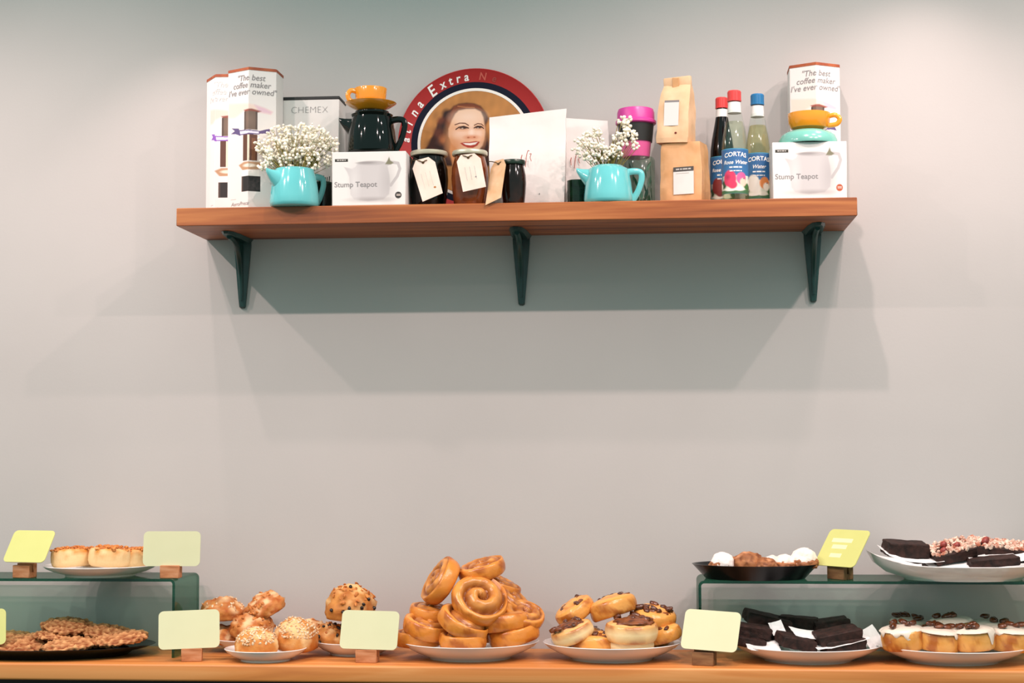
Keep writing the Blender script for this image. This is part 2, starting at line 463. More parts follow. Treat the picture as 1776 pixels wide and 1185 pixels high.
def coffee_box(name, label, px, y, rot, h, u0, ribbon, whitey, faint=False):
    x = at(px, 300, y).x
    t = thing(name, label, 'box', (x, y, ZS), group='hexagonal coffee maker boxes')
    P = hexpts(HS, rot)
    obj('carton', G().prism(P, 0, h - .006), 'card', t, 20)
    obj('lid', G().prism(hexpts(HS * 1.012, rot), h - .006, h).prism(hexpts(HS * .97, rot), h - .001, h + .001), 'orange_lid', t, 20)
    p = Paint(262, 60, 690, 1165, 200, 420, whitey)
    p.poly([(262, 300), (440, 318), (520, 330), (600, 352), (665, 375), (650, 398), (560, 388), (430, 375), (370, 405), (330, 422), (262, 418)], '#e6cdc0', soft=10)
    p.poly([(520, 330), (600, 350), (662, 378), (648, 396), (560, 386)], '#d8b6c2', soft=10)
    p.poly([(425, 370), (500, 362), (575, 378), (545, 392), (440, 388)], '#8a4436', soft=5)
    p.rect(430, 384, 545, 532, '#6b574a').rect(430, 384, 445, 532, '#4c3b33').rect(530, 384, 545, 532, '#4c3b33').ell(490, 450, 30, 50, '#7d6658', .8)
    p.rect(420, 570, 545, 780, '#5a3322').rect(465, 572, 482, 780, '#e9d9c2').rect(500, 600, 530, 780, '#774a30')
    p.poly([(375, 812), (430, 790), (560, 790), (602, 815), (560, 850), (420, 860)], '#b98d6a', soft=5).ell(480, 820, 55, 14, '#e8dccb', .3)
    p.rect(408, 855, 562, 905, '#efe6df').rect(408, 905, 570, 1030, '#1c1412').rect(408, 905, 422, 1030, '#4a3830')
    p.poly([(295, 503), (375, 515), (385, 572), (340, 556), (288, 550), (330, 530)], ribbon)
    p.poly([(560, 540), (620, 520), (668, 513), (640, 535), (656, 562), (610, 556), (560, 562)], ribbon)
    p.poly([(365, 528), (560, 538), (560, 568), (375, 572)], ribbon).poly([(385, 537), (555, 545), (555, 560), (388, 562)], '#e4dcec')
    p.rect(290, 1082, 350, 1088, '#b5aca8')
    k = HS / 219
    k2 = (h - .012) / 1105
    obj('front_print', p.panel(lambda X, Y: (*hexmap(HS, rot, (X - 474) * k + u0), (1165 - Y) * k2 + .003)), 'print', t, 0)
    g = G()
    for txt, cy in (('"The best', 112), ('coffee maker', 170), ("I've ever owned\"", 226)):
        textg(g, txt, .0186, lambda a, b: (*hexmap(HS, rot, a + u0 + .001, .001), (1165 - cy) * k2 + .003 + b), shear=.2, bold=.0001)
    obj('lettering', g, 'washedink' if faint else 'grey', t, 0); g = G()  # paler ink on the end carton paints in lettering washed out by light
    textg(g, 'AeroPress', .0125, lambda a, b: (*hexmap(HS, rot, a + u0 - .052, .001), (1165 - 1125) * k2 + .003 + b), shear=.3, align='LEFT')
    obj('brand_lettering', g, 'grey', t, 0)
    return t


b1h = at(376, 131, -.11).z - ZS
coffee_box('coffee_maker_box', 'white hexagonal coffee maker carton with purple ribbon, at the shelf end, half hidden', 405, -.064, R(-27), b1h, HS * .5 - .004, '#8a52b8', '#e2dedc', True)
b2h = at(442, 116, -.216).z - ZS
coffee_box('coffee_maker_box', 'tall white hexagonal coffee maker carton beside the box with black lid', 443, -.152, R(-1), b2h, 0, '#5a4a78', '#dfd9d5')
b3h = at(1413, 108, -.129).z - ZS
coffee_box('coffee_maker_box', 'white hexagonal coffee maker carton behind the orange cup on teal saucer', 1413, -.066, R(0), b3h, 0, '#5a4a78', '#dfdad6')

# white box with black lid
x0 = at(490, 260, -.115).x; x1 = at(588, 260, -.115).x; hh = at(540, 168, -.115).z - ZS
t = thing('carafe_box', 'tall white carton with thin black lid behind the baby breath flowers', 'box', ((x0 + x1) / 2, -.075, ZS))
bw = x1 - x0
obj('carton', G().bbox((0, 0, (hh - .006) / 2), (bw, .08, hh - .006), .0015, 1), 'card', t)
obj('lid', G().bbox((0, 0, hh - .003), (bw + .002, .082, .007), .001, 1), 'blackcard', t)
obj('lettering', textg(G(), 'CHEMEX', .022, lambda a, b: (a - .003, -.0408, hh - .031 + b), bold=-.0006, space=1.02), 'grey', t, 0)


def stump_box(label, pxl, pxr, ptop, yf, stamp, rot=0):
    a = at(pxl, 300, yf); b = at(pxr, 300, yf); w = b.x - a.x; h = at((pxl + pxr) / 2, ptop, yf).z - ZS; d = .11
    t = thing('teapot_box', label, 'box', ((a.x + b.x) / 2, yf + d / 2, ZS), (0, 0, rot), 'white teapot cartons')
    obj('carton', G().bbox((0, 0, h / 2), (w, d, h), .001, 1), 'card', t)
    k = (w - .003) / 505; kz = (h - .003) / 355
    fn = lambda X, Y: ((X - 317.5) * k, -d / 2 - .0004, (1070 - Y) * kz + .0015)
    p = Paint(65, 715, 570, 1070, 260, 180, '#dfdad6')
    body = [(235, 792), (300, 780), (430, 786), (446, 805), (460, 870), (466, 930), (458, 1000), (420, 1034), (310, 1046), (215, 1032), (190, 1000), (184, 930), (180, 880), (165, 845), (143, 812), (200, 825), (225, 812)]
    p.line([(440, 800), (480, 786), (520, 792), (533, 830), (515, 880), (470, 940)], 20, '#b8b2b1')
    p.poly(body, '#c3bdbc', soft=4)
    p.ell(450, 920, 40, 110, '#aaa4a3', .9, .6).ell(330, 1035, 120, 14, '#9a9392', .8, .7).ell(215, 920, 30, 100, '#d2cdcb', .9)
    p.ell(335, 788, 98, 15, '#b3adac', .15).ell(300, 786, 60, 8, '#958f8e', .5)
    p.poly([(448, 770), (458, 748), (466, 772), (490, 790), (470, 800), (430, 798)], '#77745c', soft=3)
    p.rect(80, 757, 171, 777, '#2b2a20').ell(522, 1007, 23, 23, stamp, .08).rect(508, 1000, 537, 1004, '#d9c8bd').rect(508, 1008, 537, 1012, '#d9c8bd')
    obj('front_print', p.panel(fn), 'print', t, 0)
    g = G(); textg(g, 'Stump Teapot', 52 * k, lambda a_, b_: ((225 - 317.5) * k + a_, -d / 2 - .0008, (1070 - 928) * kz + b_), bold=.0001)
    obj('lettering', g, 'grey', t, 0)
    g = G(); dashes(g, (1.2, .8, 1.3, .7), 12 * k, lambda a_, b_: ((125 - 317.5) * k + a_, -d / 2 - .0008, (1070 - 767) * kz + .0017 + b_))
    obj('brand_lettering', g, 'paleink', t, 0)
    return (a.x + b.x) / 2, h


sx1, sh1 = stump_box('white teapot carton with dark round stamp, under the black teapot', 576, 704, 263, -.243, '#2a2522')
sx2, sh2 = stump_box('white teapot carton with red-brown round stamp, under the teal saucer', 1340, 1469, 246, -.24, '#b5532f', 0)


def teapot(label, px, y, z, r, h, m, rotz, shoulder=.66, lidded=False, sp=1.0):
    x = at(px, 300, y).x
    t = thing('teapot', label, 'teapot', (x, y, z), (0, 0, rotz))
    rt = r * shoulder
    prof = [(0, 0), (r * .9, 0), (r * .97, .003), (r, .010), (r * .99, h * .25), (r * .94, h * .55), (r * .87, h * .78), (r * .80, h * .92), (rt * 1.06, h * .985), (rt, h)]
    if not lidded: prof += [(rt * .95, h), (rt * .93, h * .97), (r * .84, h * .7), (r * .88, .012), (0, .008)]
    else: prof += [(rt * .9, h + .001), (rt * .86, h + .006), (rt * .4, h + .009), (0, h + .009)]
    obj('body', G().lathe(prof, 64), m, t)
    # spout: short beak
    g = G(); vs = []; n = 20
    for xx, zb, zt, hw in ((-.60, .26, .93, .42), (-.80, .36, .93, .36), (-.95, .50, .93, .25), (-(.95 + .16 * sp), .65, .935, .16), (-(.95 + .29 * sp), .79, .95, .09), (-(.95 + .35 * sp), .86, .955, .06)):
        for j in range(n):
            a = 2 * PI * j / n; vs.append((xx * r, hw * r * math.cos(a), ((zb + zt) / 2 + (zt - zb) / 2 * math.sin(a)) * h))
    g.add(vs, [(i * n + j, (i + 1) * n + j, (i + 1) * n + (j + 1) % n, i * n + (j + 1) % n) for i in range(5) for j in range(n)] + [tuple(5 * n + j for j in range(n - 1, -1, -1))])
    obj('spout', g, m, t, 60)
    pts = [(r * .80, 0, h * .84), (r * 1.08, 0, h * .86), (r * 1.32, 0, h * .82), (r * 1.35, 0, h * .64), (r * 1.2, 0, h * .34), (r * .97, 0, h * .10)]
    obj('handle', G().tube(pts, [.005, .0046, .0044, .0042, .0042, .005], 10, 1.6, 5), m, t)
    return t


teapot('turquoise teapot holding flowers at the front edge beside the coffee maker cartons', 511, -.228, ZS, .0545, .086, 'turq', R(42), .74)
teapot('turquoise teapot holding flowers in front of the pink cup', 1055, -.2, ZS, .0540, .085, 'turq', R(4), .60)
bt = teapot('glossy black teapot on the carton with orange cup on its lid', 645, -.186, ZS + sh1 + .0005, .0555, .093, 'blackglaze', R(-6), .80, True, 1.2)


def cup(name, label, x, y, z, r, h, m, ang, cat='cup', low=False):
    t = thing(name, label, cat, (x, y, z), (0, 0, ang), 'orange cups')
    if low: prof = [(0, 0), (r * .55, 0), (r * .6, .003), (r * .85, h * .18), (r * .97, h * .45), (r, h * .8), (r * 1.0, h), (r * .96, h), (r * .92, h * .5), (r * .55, h * .12), (0, h * .1)]
    else: prof = [(0, 0), (r * .62, 0), (r * .66, .004), (r * .86, h * .22), (r * .93, h * .5), (r, h * .97), (r * .985, h), (r * .95, h * .98), (r * .86, h * .4), (r * .5, h * .12), (0, h * .1)]
    obj('bowl', G().lathe(prof, 56), m, t)
    obj('handle', G().tube([(r * .92, 0, h * .8), (r * 1.25, 0, h * .84), (r * 1.45, 0, h * .6), (r * 1.3, 0, h * .33), (r * .88, 0, h * .28)], .0042, 10, 1.3, 5), m, t)
    return t


def saucer(label, x, y, z, r, h, m):
    t = thing('saucer', label, 'saucer', (x, y, z), group='saucers on the shelf')
    obj('dish', G().lathe([(0, 0), (r * .5, 0), (r * .55, .002), (r * .75, h * .42), (r * .97, h * .9), (r, h), (r * .97, h), (r * .72, h * .6), (r * .5, h * .32), (0, h * .3)], 64), m, t)


zt = ZS + sh1 + .093 + .0095
xt = at(643, 180, -.186).x
saucer('orange saucer lying on the lid of the black teapot', xt, -.186, zt, .0575, .017, 'orange')
cup('cup', 'orange cup on the orange saucer above the black teapot', xt, -.186, zt + .0052, .0365, .045, 'orange', R(205))
xt2 = at(1401, 230, -.187).x
t = thing('saucer', 'teal saucer lying upside down on the white teapot carton at the shelf end', 'saucer', (xt2, -.187, ZS + sh2 + .0003), group='saucers on the shelf')
obj('dish', G().lathe([(.058, .002), (.061, 0), (.0645, .0005), (.065, .003), (.0635, .011), (.059, .021), (.051, .0275), (.042, .0295), (.040, .0315), (.038, .0315), (.037, .0295), (0, .029)], 64), 'teal', t)
cup('cup', 'orange cup standing on the teal saucer', xt2 + .003, -.187, ZS + sh2 + .0321, .046, .039, 'orange', R(-14), low=True)

# ---------------- round tin tray with printed portrait
ry, rz = -.055, .0
tr = .176
t = thing('round_tray', 'round red and navy tin tray with a smiling woman printed, leaning on the wall', 'tray', (at(822, 246, -.04).x, -.052, ZS), (R(-7.6), 0, 0))
U = tr / 867
zc = tr


def ring(r0, y0, r1, y1, n=96):
    g = G()
    vs = []
    for r_, y_ in ((r0, y0), (r1, y1)):
        for j in range(n):
            a = 2 * PI * j / n; vs.append((r_ * math.sin(a), y_, zc + r_ * math.cos(a)))
    return g.add(vs, [(j, (j + 1) % n, n + (j + 1) % n, n + j) for j in range(n)])


tm = {'red': pm('red_tin', '#a92b2b', '#a92b2b', scale=9, rough=.55, spec=.25), 'navy': pm('navy_tin', '#0b0f24', rough=.55, spec=.15), 'wr': pm('white_tin', '#e4ddd6', rough=.4)}
r1, r2, r3 = 655 * U, 622 * U, 728 * U
g = G()
vs = []; n = 96
prof = [(tr * .985, -.002), (tr, -.012), (tr * 1.006, -.0155), (tr * .995, -.017), (tr * .985, -.0155), (r3, -.004)]
for r_, y_ in prof:
    for j in range(n):
        a = 2 * PI * j / n; vs.append((r_ * math.sin(a), y_, zc + r_ * math.cos(a)))
obj('rim', g.add(vs, [(i * n + j, i * n + (j + 1) % n, (i + 1) * n + (j + 1) % n, (i + 1) * n + j) for i in range(5) for j in range(n)]), tm['red'], t)
obj('navy_band', ring(r3, -.004, r1, -.0028), tm['navy'], t)
obj('white_ring', ring(r1, -.0028, r2, -.0026), tm['wr'], t)
g = G(); g.v = [(0, 0, zc)] + [(tr * .985 * math.sin(2 * PI * j / 96), -.0018, zc + tr * .985 * math.cos(2 * PI * j / 96)) for j in range(96)]
g.f = [(0, 1 + j, 1 + (j + 1) % 96) for j in range(96)]
obj('back', g, tm['navy'], t)
# portrait disc (drawing units: centre 885,910)
NP = 340
p = Paint(885 - 622, 910 - 622, 885 + 622, 910 + 622, NP, NP, '#c08a52')
p.grain(.10, .03, 3)
p.ell(1150, 420, 260, 200, '#c8935a', .8, .6)
hair = [(640, 468), (600, 510), (540, 545), (505, 610), (455, 670), (440, 740), (420, 790), (385, 850), (360, 920), (310, 985), (288, 1040), (320, 1110), (400, 1180), (1085, 1190), (1070, 1100), (1035, 1000), (1015, 900), (1015, 700), (1050, 625), (1015, 555), (950, 472), (880, 442), (790, 430), (700, 440)]
p.poly(hair, '#4a2216', soft=14)
for (cx, cy, rx, ry_, c) in [(560, 560, 45, 50, '#3a1a12'), (500, 650, 45, 50, '#7a4028'), (540, 720, 60, 60, '#3d1c14'), (470, 790, 55, 60, '#6d3824'), (520, 880, 45, 60, '#a86a40'), (420, 930, 60, 70, '#4a2016'), (520, 980, 70, 60, '#3c1a12'), (400, 1030, 70, 50, '#6b341f'), (600, 640, 40, 80, '#7d4128'), (590, 960, 40, 90, '#2f140f'), (1030, 960, 25, 120, '#3a1810'), (1040, 1080, 25, 90, '#5a2c1a')]:
    p.ell(cx, cy, rx, ry_, c, .6)
p.poly([(640, 470), (720, 445), (850, 440), (940, 475), (1000, 545), (960, 530), (900, 500), (800, 500), (720, 505), (660, 545), (620, 600), (600, 560)], '#8a4d2e', soft=10)
p.line([(690, 470), (790, 485), (880, 490)], 14, '#c28358', .7)
p.poly([(620, 880), (700, 1000), (930, 1000), (965, 1190), (640, 1190), (600, 1000)], '#d79a66', soft=12)
face = [(700, 520), (790, 505), (890, 505), (955, 540), (985, 610), (1000, 700), (1008, 780), (1000, 870), (980, 945), (930, 1010), (860, 1055), (770, 1050), (690, 990), (620, 910), (588, 830), (585, 740), (620, 640), (660, 560)]
p.poly(face, '#ecc7ab', soft=9)
p.ell(620, 850, 60, 150, '#d99f70', .9, .8).ell(660, 960, 70, 70, '#cf9362', .9, .8).ell(810, 600, 150, 70, '#f3d8c6', .8, .8)
p.ell(985, 820, 26, 120, '#e0ab80', .8, .6).ell(720, 800, 90, 50, '#f0cdb8', .8, .8).ell(930, 800, 50, 45, '#f2d3c0', .8, .8)
p.ell(850, 790, 28, 75, '#f6e0d2', .7, .8).ell(850, 845, 70, 22, '#d48c64', .7, .8).ell(815, 848, 14, 9, '#a5573a', .5).ell(885, 846, 12, 8, '#a5573a', .5)
p.line([(660, 692), (715, 673), (775, 676), (815, 702)], 12, '#6f3d26').line([(882, 702), (920, 683), (965, 690), (988, 714)], 11, '#6f3d26')
p.ell(745, 738, 82, 30, '#dba684', .6, .7).ell(935, 735, 62, 26, '#dba684', .6, .7)
p.line([(670, 748), (705, 722), (760, 712), (815, 735)], 13, '#4a2418').line([(880, 735), (915, 715), (960, 716), (988, 742)], 12, '#4a2418')
p.ell(755, 730, 48, 15, '#4a2a1c', .4).ell(932, 728, 40, 14, '#4a2a1c', .4).ell(745, 736, 12, 6, '#e8d6c8', .4, .7).ell(925, 735, 10, 5, '#e8d6c8', .4, .7)
p.ell(830, 905, 130, 60, '#dfa07a', .8, .5)
p.poly([(722, 914), (770, 902), (825, 905), (850, 900), (905, 892), (948, 903), (920, 945), (870, 972), (810, 968), (760, 945)], '#b8432f', soft=4)
p.poly([(752, 912), (830, 916), (925, 903), (895, 933), (840, 942), (785, 934)], '#f6efe9', soft=4)
p.ell(835, 1000, 60, 16, '#d0905f', .7, .6)
p.c = np.clip(p.c, 0, 1) ** 1.22 * .86
g = p.panel(lambda X, Y: ((X - 885) * U, -.0030, zc + (910 - Y) * U))
rr = ((p.X - 885) ** 2 + (p.Y - 910) ** 2 < 622 ** 2).ravel()
g.f = [f for f in g.f if all(rr[i] for i in f)]
obj('portrait_print', g, 'tin', t, 0)


def rimletter(ch, ang, size, rpx):
    a = R(ang); r0 = rpx * U
    def fn(x, y):
        r_ = r0 + y; k = (r_ - r3) / (tr * .985 - r3)
        yy = -.004 - .0115 * k - .0009
        return ((r_ * math.sin(a) + x * math.cos(a)), yy, zc + r_ * math.cos(a) - x * math.sin(a))
    return ch, size, fn


for mname, lst in (('whiteink', [('a', -87.5, 120), ('t', -80, 120), ('i', -73, 120), ('n', -63, 130), ('a', -54, 130), ('E', -39, 165), ('x', -28.5, 125), ('t', -21.3, 125), ('r', -14.6, 125), ('a', -7.4, 125)]),
                   ('pinkink', [('N', 6.4, 110)]), ('pinkink2', [('e', 16.5, 105)])):
    g = G()
    for ch, an, sz in lst:
        c_, s_, fn = rimletter(ch, an, sz * U, 783)
        textg(g, c_, s_, fn, shear=.15, bold=.0005)
    obj('rim_lettering', g, mname, t, 0)


# ---------------- preserve jars with tags
def jar(label, px, y, r, ptop, m, lidm, tagc, marks=True):
    x = at(px, 320, y).x; h = at(px, ptop, y).z - ZS
    t = thing('preserve_jar', label, 'jar', (x, y, ZS), group='preserve jars with paper tags')
    hb = h - .010
    obj('glass', G().lathe([(0, 0), (r * .80, 0), (r * .86, .004), (r * .95, hb * .3), (r, hb * .55), (r * .97, hb * .75), (r * .84, hb * .93), (r * .80, hb)], 48), m, t)
    l = obj('lid', G().lathe([(0, hb), (r * .93, hb), (r * .96, hb + .002), (r * .96, hb + .008), (r * .92, hb + .010), (0, hb + .0095)], 48), lidm, t)
    return t, x, h


def paper_tag(t, org, corners, y, m, dots):
    """corners px (tl, tr, br, bl) with clipped top corners; org = world origin of the jar"""
    q = [at(a, b, y + (dy if len(c) > 2 else 0)) if False else at(a, b, y + dy) for (a, b, dy) in corners]
    tl, trr, brr, bl = q
    e = (trr - tl)
    dn = (bl - tl); dn2 = (brr - trr)
    nrm = e.cross(dn).normalized()
    if nrm.y > 0: nrm = -nrm
    P = [tl + dn * .17, tl + e * .22, trr - e * .22, trr + dn2 * .17, brr, bl]
    g = G(); vs = [p - org + nrm * .0004 for p in P] + [p - org - nrm * .0004 for p in P]; n = 6
    g.add(vs, [tuple(range(n)), tuple(range(2 * n - 1, n - 1, -1))] + [(i, n + i, n + (i + 1) % n, (i + 1) % n) for i in range(n)])
    o = obj('paper_tag', g, m, t, 0)
    k = G()
    c = (tl + trr) / 2 + (dn + dn2) / 2 * .10
    k.lathe([(0, 0), (.003, 0), (.003, .0006), (0, .0008)], 12, Matrix.Translation(c - org + nrm * .0005) @ nrm.to_track_quat('Z', 'Y').to_matrix().to_4x4())
    s0 = c - org + nrm * .001
    k.tube([s0, s0 + Vector((-.006, -.001, .003)), s0 + Vector((-.016, .004, .006)), s0 + Vector((-.024, .015, .008))], .0011, 6, 1, 3)
    k.tube([s0, s0 + Vector((.005, -.001, .004)), s0 + Vector((.013, .005, .006))], .0011, 6, 1, 3)
    obj('string', k, 'string', o, 60)
    for (u, v, rr_, mm) in dots:
        pnt = tl + e * u + (dn * (1 - u) + dn2 * u) * v - org + nrm * .0006
        kk = G(); kk.lathe([(0, 0), (rr_, 0), (rr_ * .9, .0003), (0, .0004)], 7, Matrix.Translation(pnt) @ nrm.to_track_quat('Z', 'Y').to_matrix().to_4x4(), 1, .8)
        obj('logo', kk, mm, o, 0)
    # faint handwriting lines
    ln = G(); quat = nrm.to_track_quat('Z', 'Y')
    for j in range(3):
        u = .28 + j * .2; a_ = tl + e * u + (dn * (1 - u) + dn2 * u) * .35; b_ = tl + e * u + (dn * (1 - u) + dn2 * u) * .72
        ln.tube([a_ - org + nrm * .0004, b_ - org + nrm * .0004], .0006, 4)
    obj('writing', ln, 'paleink', o, 0)


t, x, h = jar('black preserve jar with pale lid and tilted tag next to the teapot carton', 744, -.172, .0435, 264, 'jarblack', 'lid', 0)
paper_tag(t, Vector((x, -.172, ZS)), [(712, 281, 0), (752, 270, 0), (768, 335, -.006), (733, 350, -.008)], -.222, 'tag', [(.72, .78, .003, 'mark')])
t, x, h = jar('brown preserve jar with pale lid and white tag below the portrait', 815, -.2, .041, 263, 'jarbrown', 'lid', 0)
paper_tag(t, Vector((x, -.2, ZS)), [(790, 270, 0), (832, 265, 0), (843, 324, -.005), (803, 333, -.005)], -.247, 'tag', [(.66, .66, .002, 'grey')])
t, x, h = jar('dark preserve jar with green lid and tag hanging over the shelf edge', 891, -.205, .0275, 279, 'jarred', 'lidgreen', 0)
paper_tag(t, Vector((x, -.205, ZS)), [(853, 281, .02), (879, 274, 0), (869, 343, -.02), (842, 356, -.02)], -.236, 'tagback', [(.7, .75, .002, 'mark')])

xj = at(1002, 330, -.145).x; hj = at(1002, 314, -.145).z - ZS
t = thing('tumbler', 'small dark green glass tumbler between white bag and turquoise teapot', 'glass', (xj, -.145, ZS))
obj('glass', G().lathe([(0, 0), (.021, 0), (.0225, .004), (.0235, hj), (.022, hj), (.021, hj - .004), (0, hj - .006)], 40), pm('dark_green_glass', '#0c1a12', '#16301f', scale=60, rough=.08, spec=.35), t)


# ---------------- paper bags
def bag(g, secs, n=9, crumple=.0018, seed=1, shear=0):
    """secs: (z, half width, half depth, y offset); rounded rectangles, crumpled"""
    ring_ = []
    for i in range(n): ring_.append((-1 + 2 * i / n, -1))
    for i in range(4): ring_.append((1, -1 + 2 * i / 4))
    for i in range(n): ring_.append((1 - 2 * i / n, 1))
    for i in range(4): ring_.append((-1, 1 - 2 * i / 4))
    S2 = []
    for a, b in zip(secs[:-1], secs[1:]):
        for k in range(4): S2.append(tuple(a[i] + (b[i] - a[i]) * k / 4 for i in range(4)))
    S2.append(secs[-1]); vs = []; m = len(ring_); zt_ = secs[-1][0]
    for z, w, d, yo in S2:
        for (u, v) in ring_:
            x_, y_ = u * w, v * d * (1 - .10 * abs(u) ** 6) + yo
            zz = z + shear * x_ * (z / zt_) ** 3
            c = crumple * min(1, z / .02)
            vs.append((x_ + c * nz((x_, y_, z), 28, seed), y_ + c * 2 * nz((x_, y_, z), 33, seed + 5), zz))
    fs = [(i * m + j, i * m + (j + 1) % m, (i + 1) * m + (j + 1) % m, (i + 1) * m + j) for i in range(len(S2) - 1) for j in range(m)]
    fs += [tuple(range(m - 1, -1, -1)), tuple((len(S2) - 1) * m + j for j in range(m))]
    return g.add(vs, fs)


def scrawl(t, x, y, z, s, m):
    g = G()
    for pts in ([(-.9, .1), (-.75, .5), (-.85, .1), (-.8, -.5)], [(-.3, -.9), (-.15, .3), (.05, .95), (.25, .9)], [(.25, .55), (.5, .6), (.35, .2), (.5, -.25)]):
        g.tube([(x + a * s, y, z + b * s * 1.2) for a, b in pts], .0009, 6, 1, 4)
    obj('red_mark', g, m, t, 60)


xb = at(915, 270, -.13).x; hb = at(915, 194, -.13).z - ZS
t = thing('coffee_bag', 'large blank white paper bag with slanted top and red mark behind the jars', 'bag', (xb, -.125, ZS), group='white paper bags')
obj('pouch', bag(G(), [(0, .082, .024, 0), (.02, .084, .026, 0), (hb * .55, .086, .020, .004), (hb * .85, .087, .006, .008), (hb, .0875, .0015, .010)], shear=.095, seed=2), 'whitebag', t, 60)
scrawl(t, .002, -.031, .112, .0165, 'redink')
g = G(); g.lathe([(0, 0), (.0012, 0), (.001, .0004), (0, .0005)], 8, Matrix.Translation((.028, -.0262, .034)) @ Matrix.Rotation(PI / 2, 4, 'X'))
obj('dot', g, 'darkgrey', t)
xb = at(1014, 270, -.06).x; hb = at(1014, 206, -.06).z - ZS
t = thing('coffee_bag', 'white paper bag half hidden behind the flowers and the larger white bag', 'bag', (xb, -.06, ZS), group='white paper bags')
obj('pouch', bag(G(), [(0, .052, .020, 0), (.02, .054, .022, 0), (hb * .55, .056, .018, .002), (hb * .85, .055, .006, .006), (hb, .053, .0015, .008)], shear=-.09, seed=9), 'whitebag', t, 60)
scrawl(t, -.018, -.021, .118, .015, 'redink')

# kraft bags
xk = at(1188, 300, -.125).x; hk = at(1188, 251, -.12).z - ZS
RK = R(-19)
t = thing('coffee_bag', 'brown kraft coffee bag with dark-topped label, standing on the shelf', 'bag', (xk, -.122, ZS), (0, 0, RK), 'kraft coffee bags')
obj('pouch', bag(G(), [(0, .0475, .033, 0), (.015, .0485, .034, 0), (hk * .6, .0475, .032, 0), (hk * .9, .046, .030, 0), (hk, .044, .029, 0)], seed=4, crumple=.002), 'kraft', t, 50)
obj('label', G().box((.008, -.0352, .053), (.047, .0006, .052)), 'card', t, 0)
lb = obj('label_header', G().box((.008, -.0355, .083), (.047, .0007, .010)), 'darkgrey', t, 0)
g = G(); dashes(g, (1.6, .9, 2.2, 1.2), .005, lambda a, b: (.008 + a, -.0361, .083 + b)); obj('header_lettering', g, 'paleink', lb, 0)
g = G()
for j, w_ in enumerate((.030,)): g.box((.006, -.0357, .074 - j * .006), (w_, .0004, .0010))
obj('label_lines', g, 'paleink', t, 0)
xk2 = at(1171, 200, -.122).x; zk = ZS + hk; hk2 = at(1167, 134, -.12).z - zk
t = thing('coffee_bag', 'pale kraft coffee bag with folded top, standing on the other kraft bag', 'bag', (xk2, -.122, zk), (0, R(3), RK), 'kraft coffee bags')
hf = hk2 - .018
obj('pouch', bag(G(), [(0, .036, .0285, 0), (.012, .0375, .029, 0), (hf * .62, .036, .026, 0), (hf * .85, .034, .018, 0), (hf, .031, .006, 0)], seed=12, crumple=.0022), 'kraftpale', t, 50)
fl = G().bbox((0, -.003, hf + .004), (.064, .012, .026), .003, 2, (R(8), R(-4), 0))
obj('folded_top', fl, 'kraftpale', t)
obj('fold_tab', G().bbox((-.002, -.0105, hf + .003), (.016, .002, .022), .0008, 1, (R(8), 0, 0)), 'kraft', t)
obj('label', G().box((-.003, -.0285, .064), (.034, .0006, .052), (R(2), 0, R(0))), 'card', t, 0)
obj('label_header', G().box((-.003, -.0285, .0925), (.034, .0008, .005)), 'grey', t, 0)
g = G(); g.lathe([(0, 0), (.003, 0), (.0028, .0004), (0, .0005)], 5, Matrix.Translation((.009, -.0293, .021)) @ Matrix.Rotation(PI / 2, 4, 'X'), 1, .9)
obj('logo', g, pm('red_brown_ink', '#6a1f14', rough=.8), t, 0)

# ---------------- glass jar with leaves, pink cup on it
xg = at(1110, 300, -.1).x; hg = at(1110, 274, -.1).z - ZS; rg = .0335
t = thing('glass_jar', 'clear glass jar with dark green leaves behind the turquoise teapot handle', 'jar', (xg, -.1, ZS))
obj('glass', G().lathe([(0, 0), (rg * .92, 0), (rg, .004), (rg, hg - .006), (rg * .9, hg), (0, hg)], 48), 'leafglass', t)
rnd = random.Random(4)
for i in range(24):
    a = rnd.uniform(0, 2 * PI); z = .012 + (hg - .03) * rnd.random(); rr_ = rg * .82
    c = Vector((rr_ * math.cos(a) * .95, rr_ * math.sin(a) * .95, z)); s_ = rnd.uniform(.011, .016)
    tng = Vector((-math.sin(a), math.cos(a), 0)); up = Vector((0, 0, 1)).lerp(tng, rnd.uniform(-.4, .4)).normalized(); sd = up.cross(c.normalized())
    nn = Vector((c.x, c.y, 0)).normalized() * .0008
    P = [c - up * s_, c - up * s_ * .3 + sd * s_ * .45, c + up * s_ * .4 + sd * s_ * .4, c + up * s_, c + up * s_ * .4 - sd * s_ * .4, c - up * s_ * .3 - sd * s_ * .45]
    P = [Vector((*(Vector((q.x, q.y)).normalized() * rr_), q.z)) if Vector((q.x, q.y)).length > rr_ else q for q in P]
    obj('leaf', G().add([q for q in P] + [q - nn for q in P], [(0, 1, 2, 3, 4, 5), (11, 10, 9, 8, 7, 6)] + [(k, 6 + k, 6 + (k + 1) % 6, (k + 1) % 6) for k in range(6)]), 'leaf', t, 0)
zc_ = ZS + hg + .0005; xk3 = at(1103, 240, -.1).x
ptop = at(1103, 190, -.1).z - zc_
t = thing('travel_cup', 'pink plastic travel cup with magenta lid and black band behind the flowers', 'cup', (xk3, -.1, zc_))
rt_ = .0425; hbody = ptop * .68
obj('body', G().lathe([(0, 0), (rt_ * .70, 0), (rt_ * .73, .003), (rt_ * .90, hbody), (0, hbody)], 48), 'pinkbody', t)
obj('band', G().lathe([(rt_ * .79, hbody * .46), (rt_ * .86, hbody * .46), (rt_ * .95, hbody * .98), (rt_ * .88, hbody * .98)], 48), 'band', t)
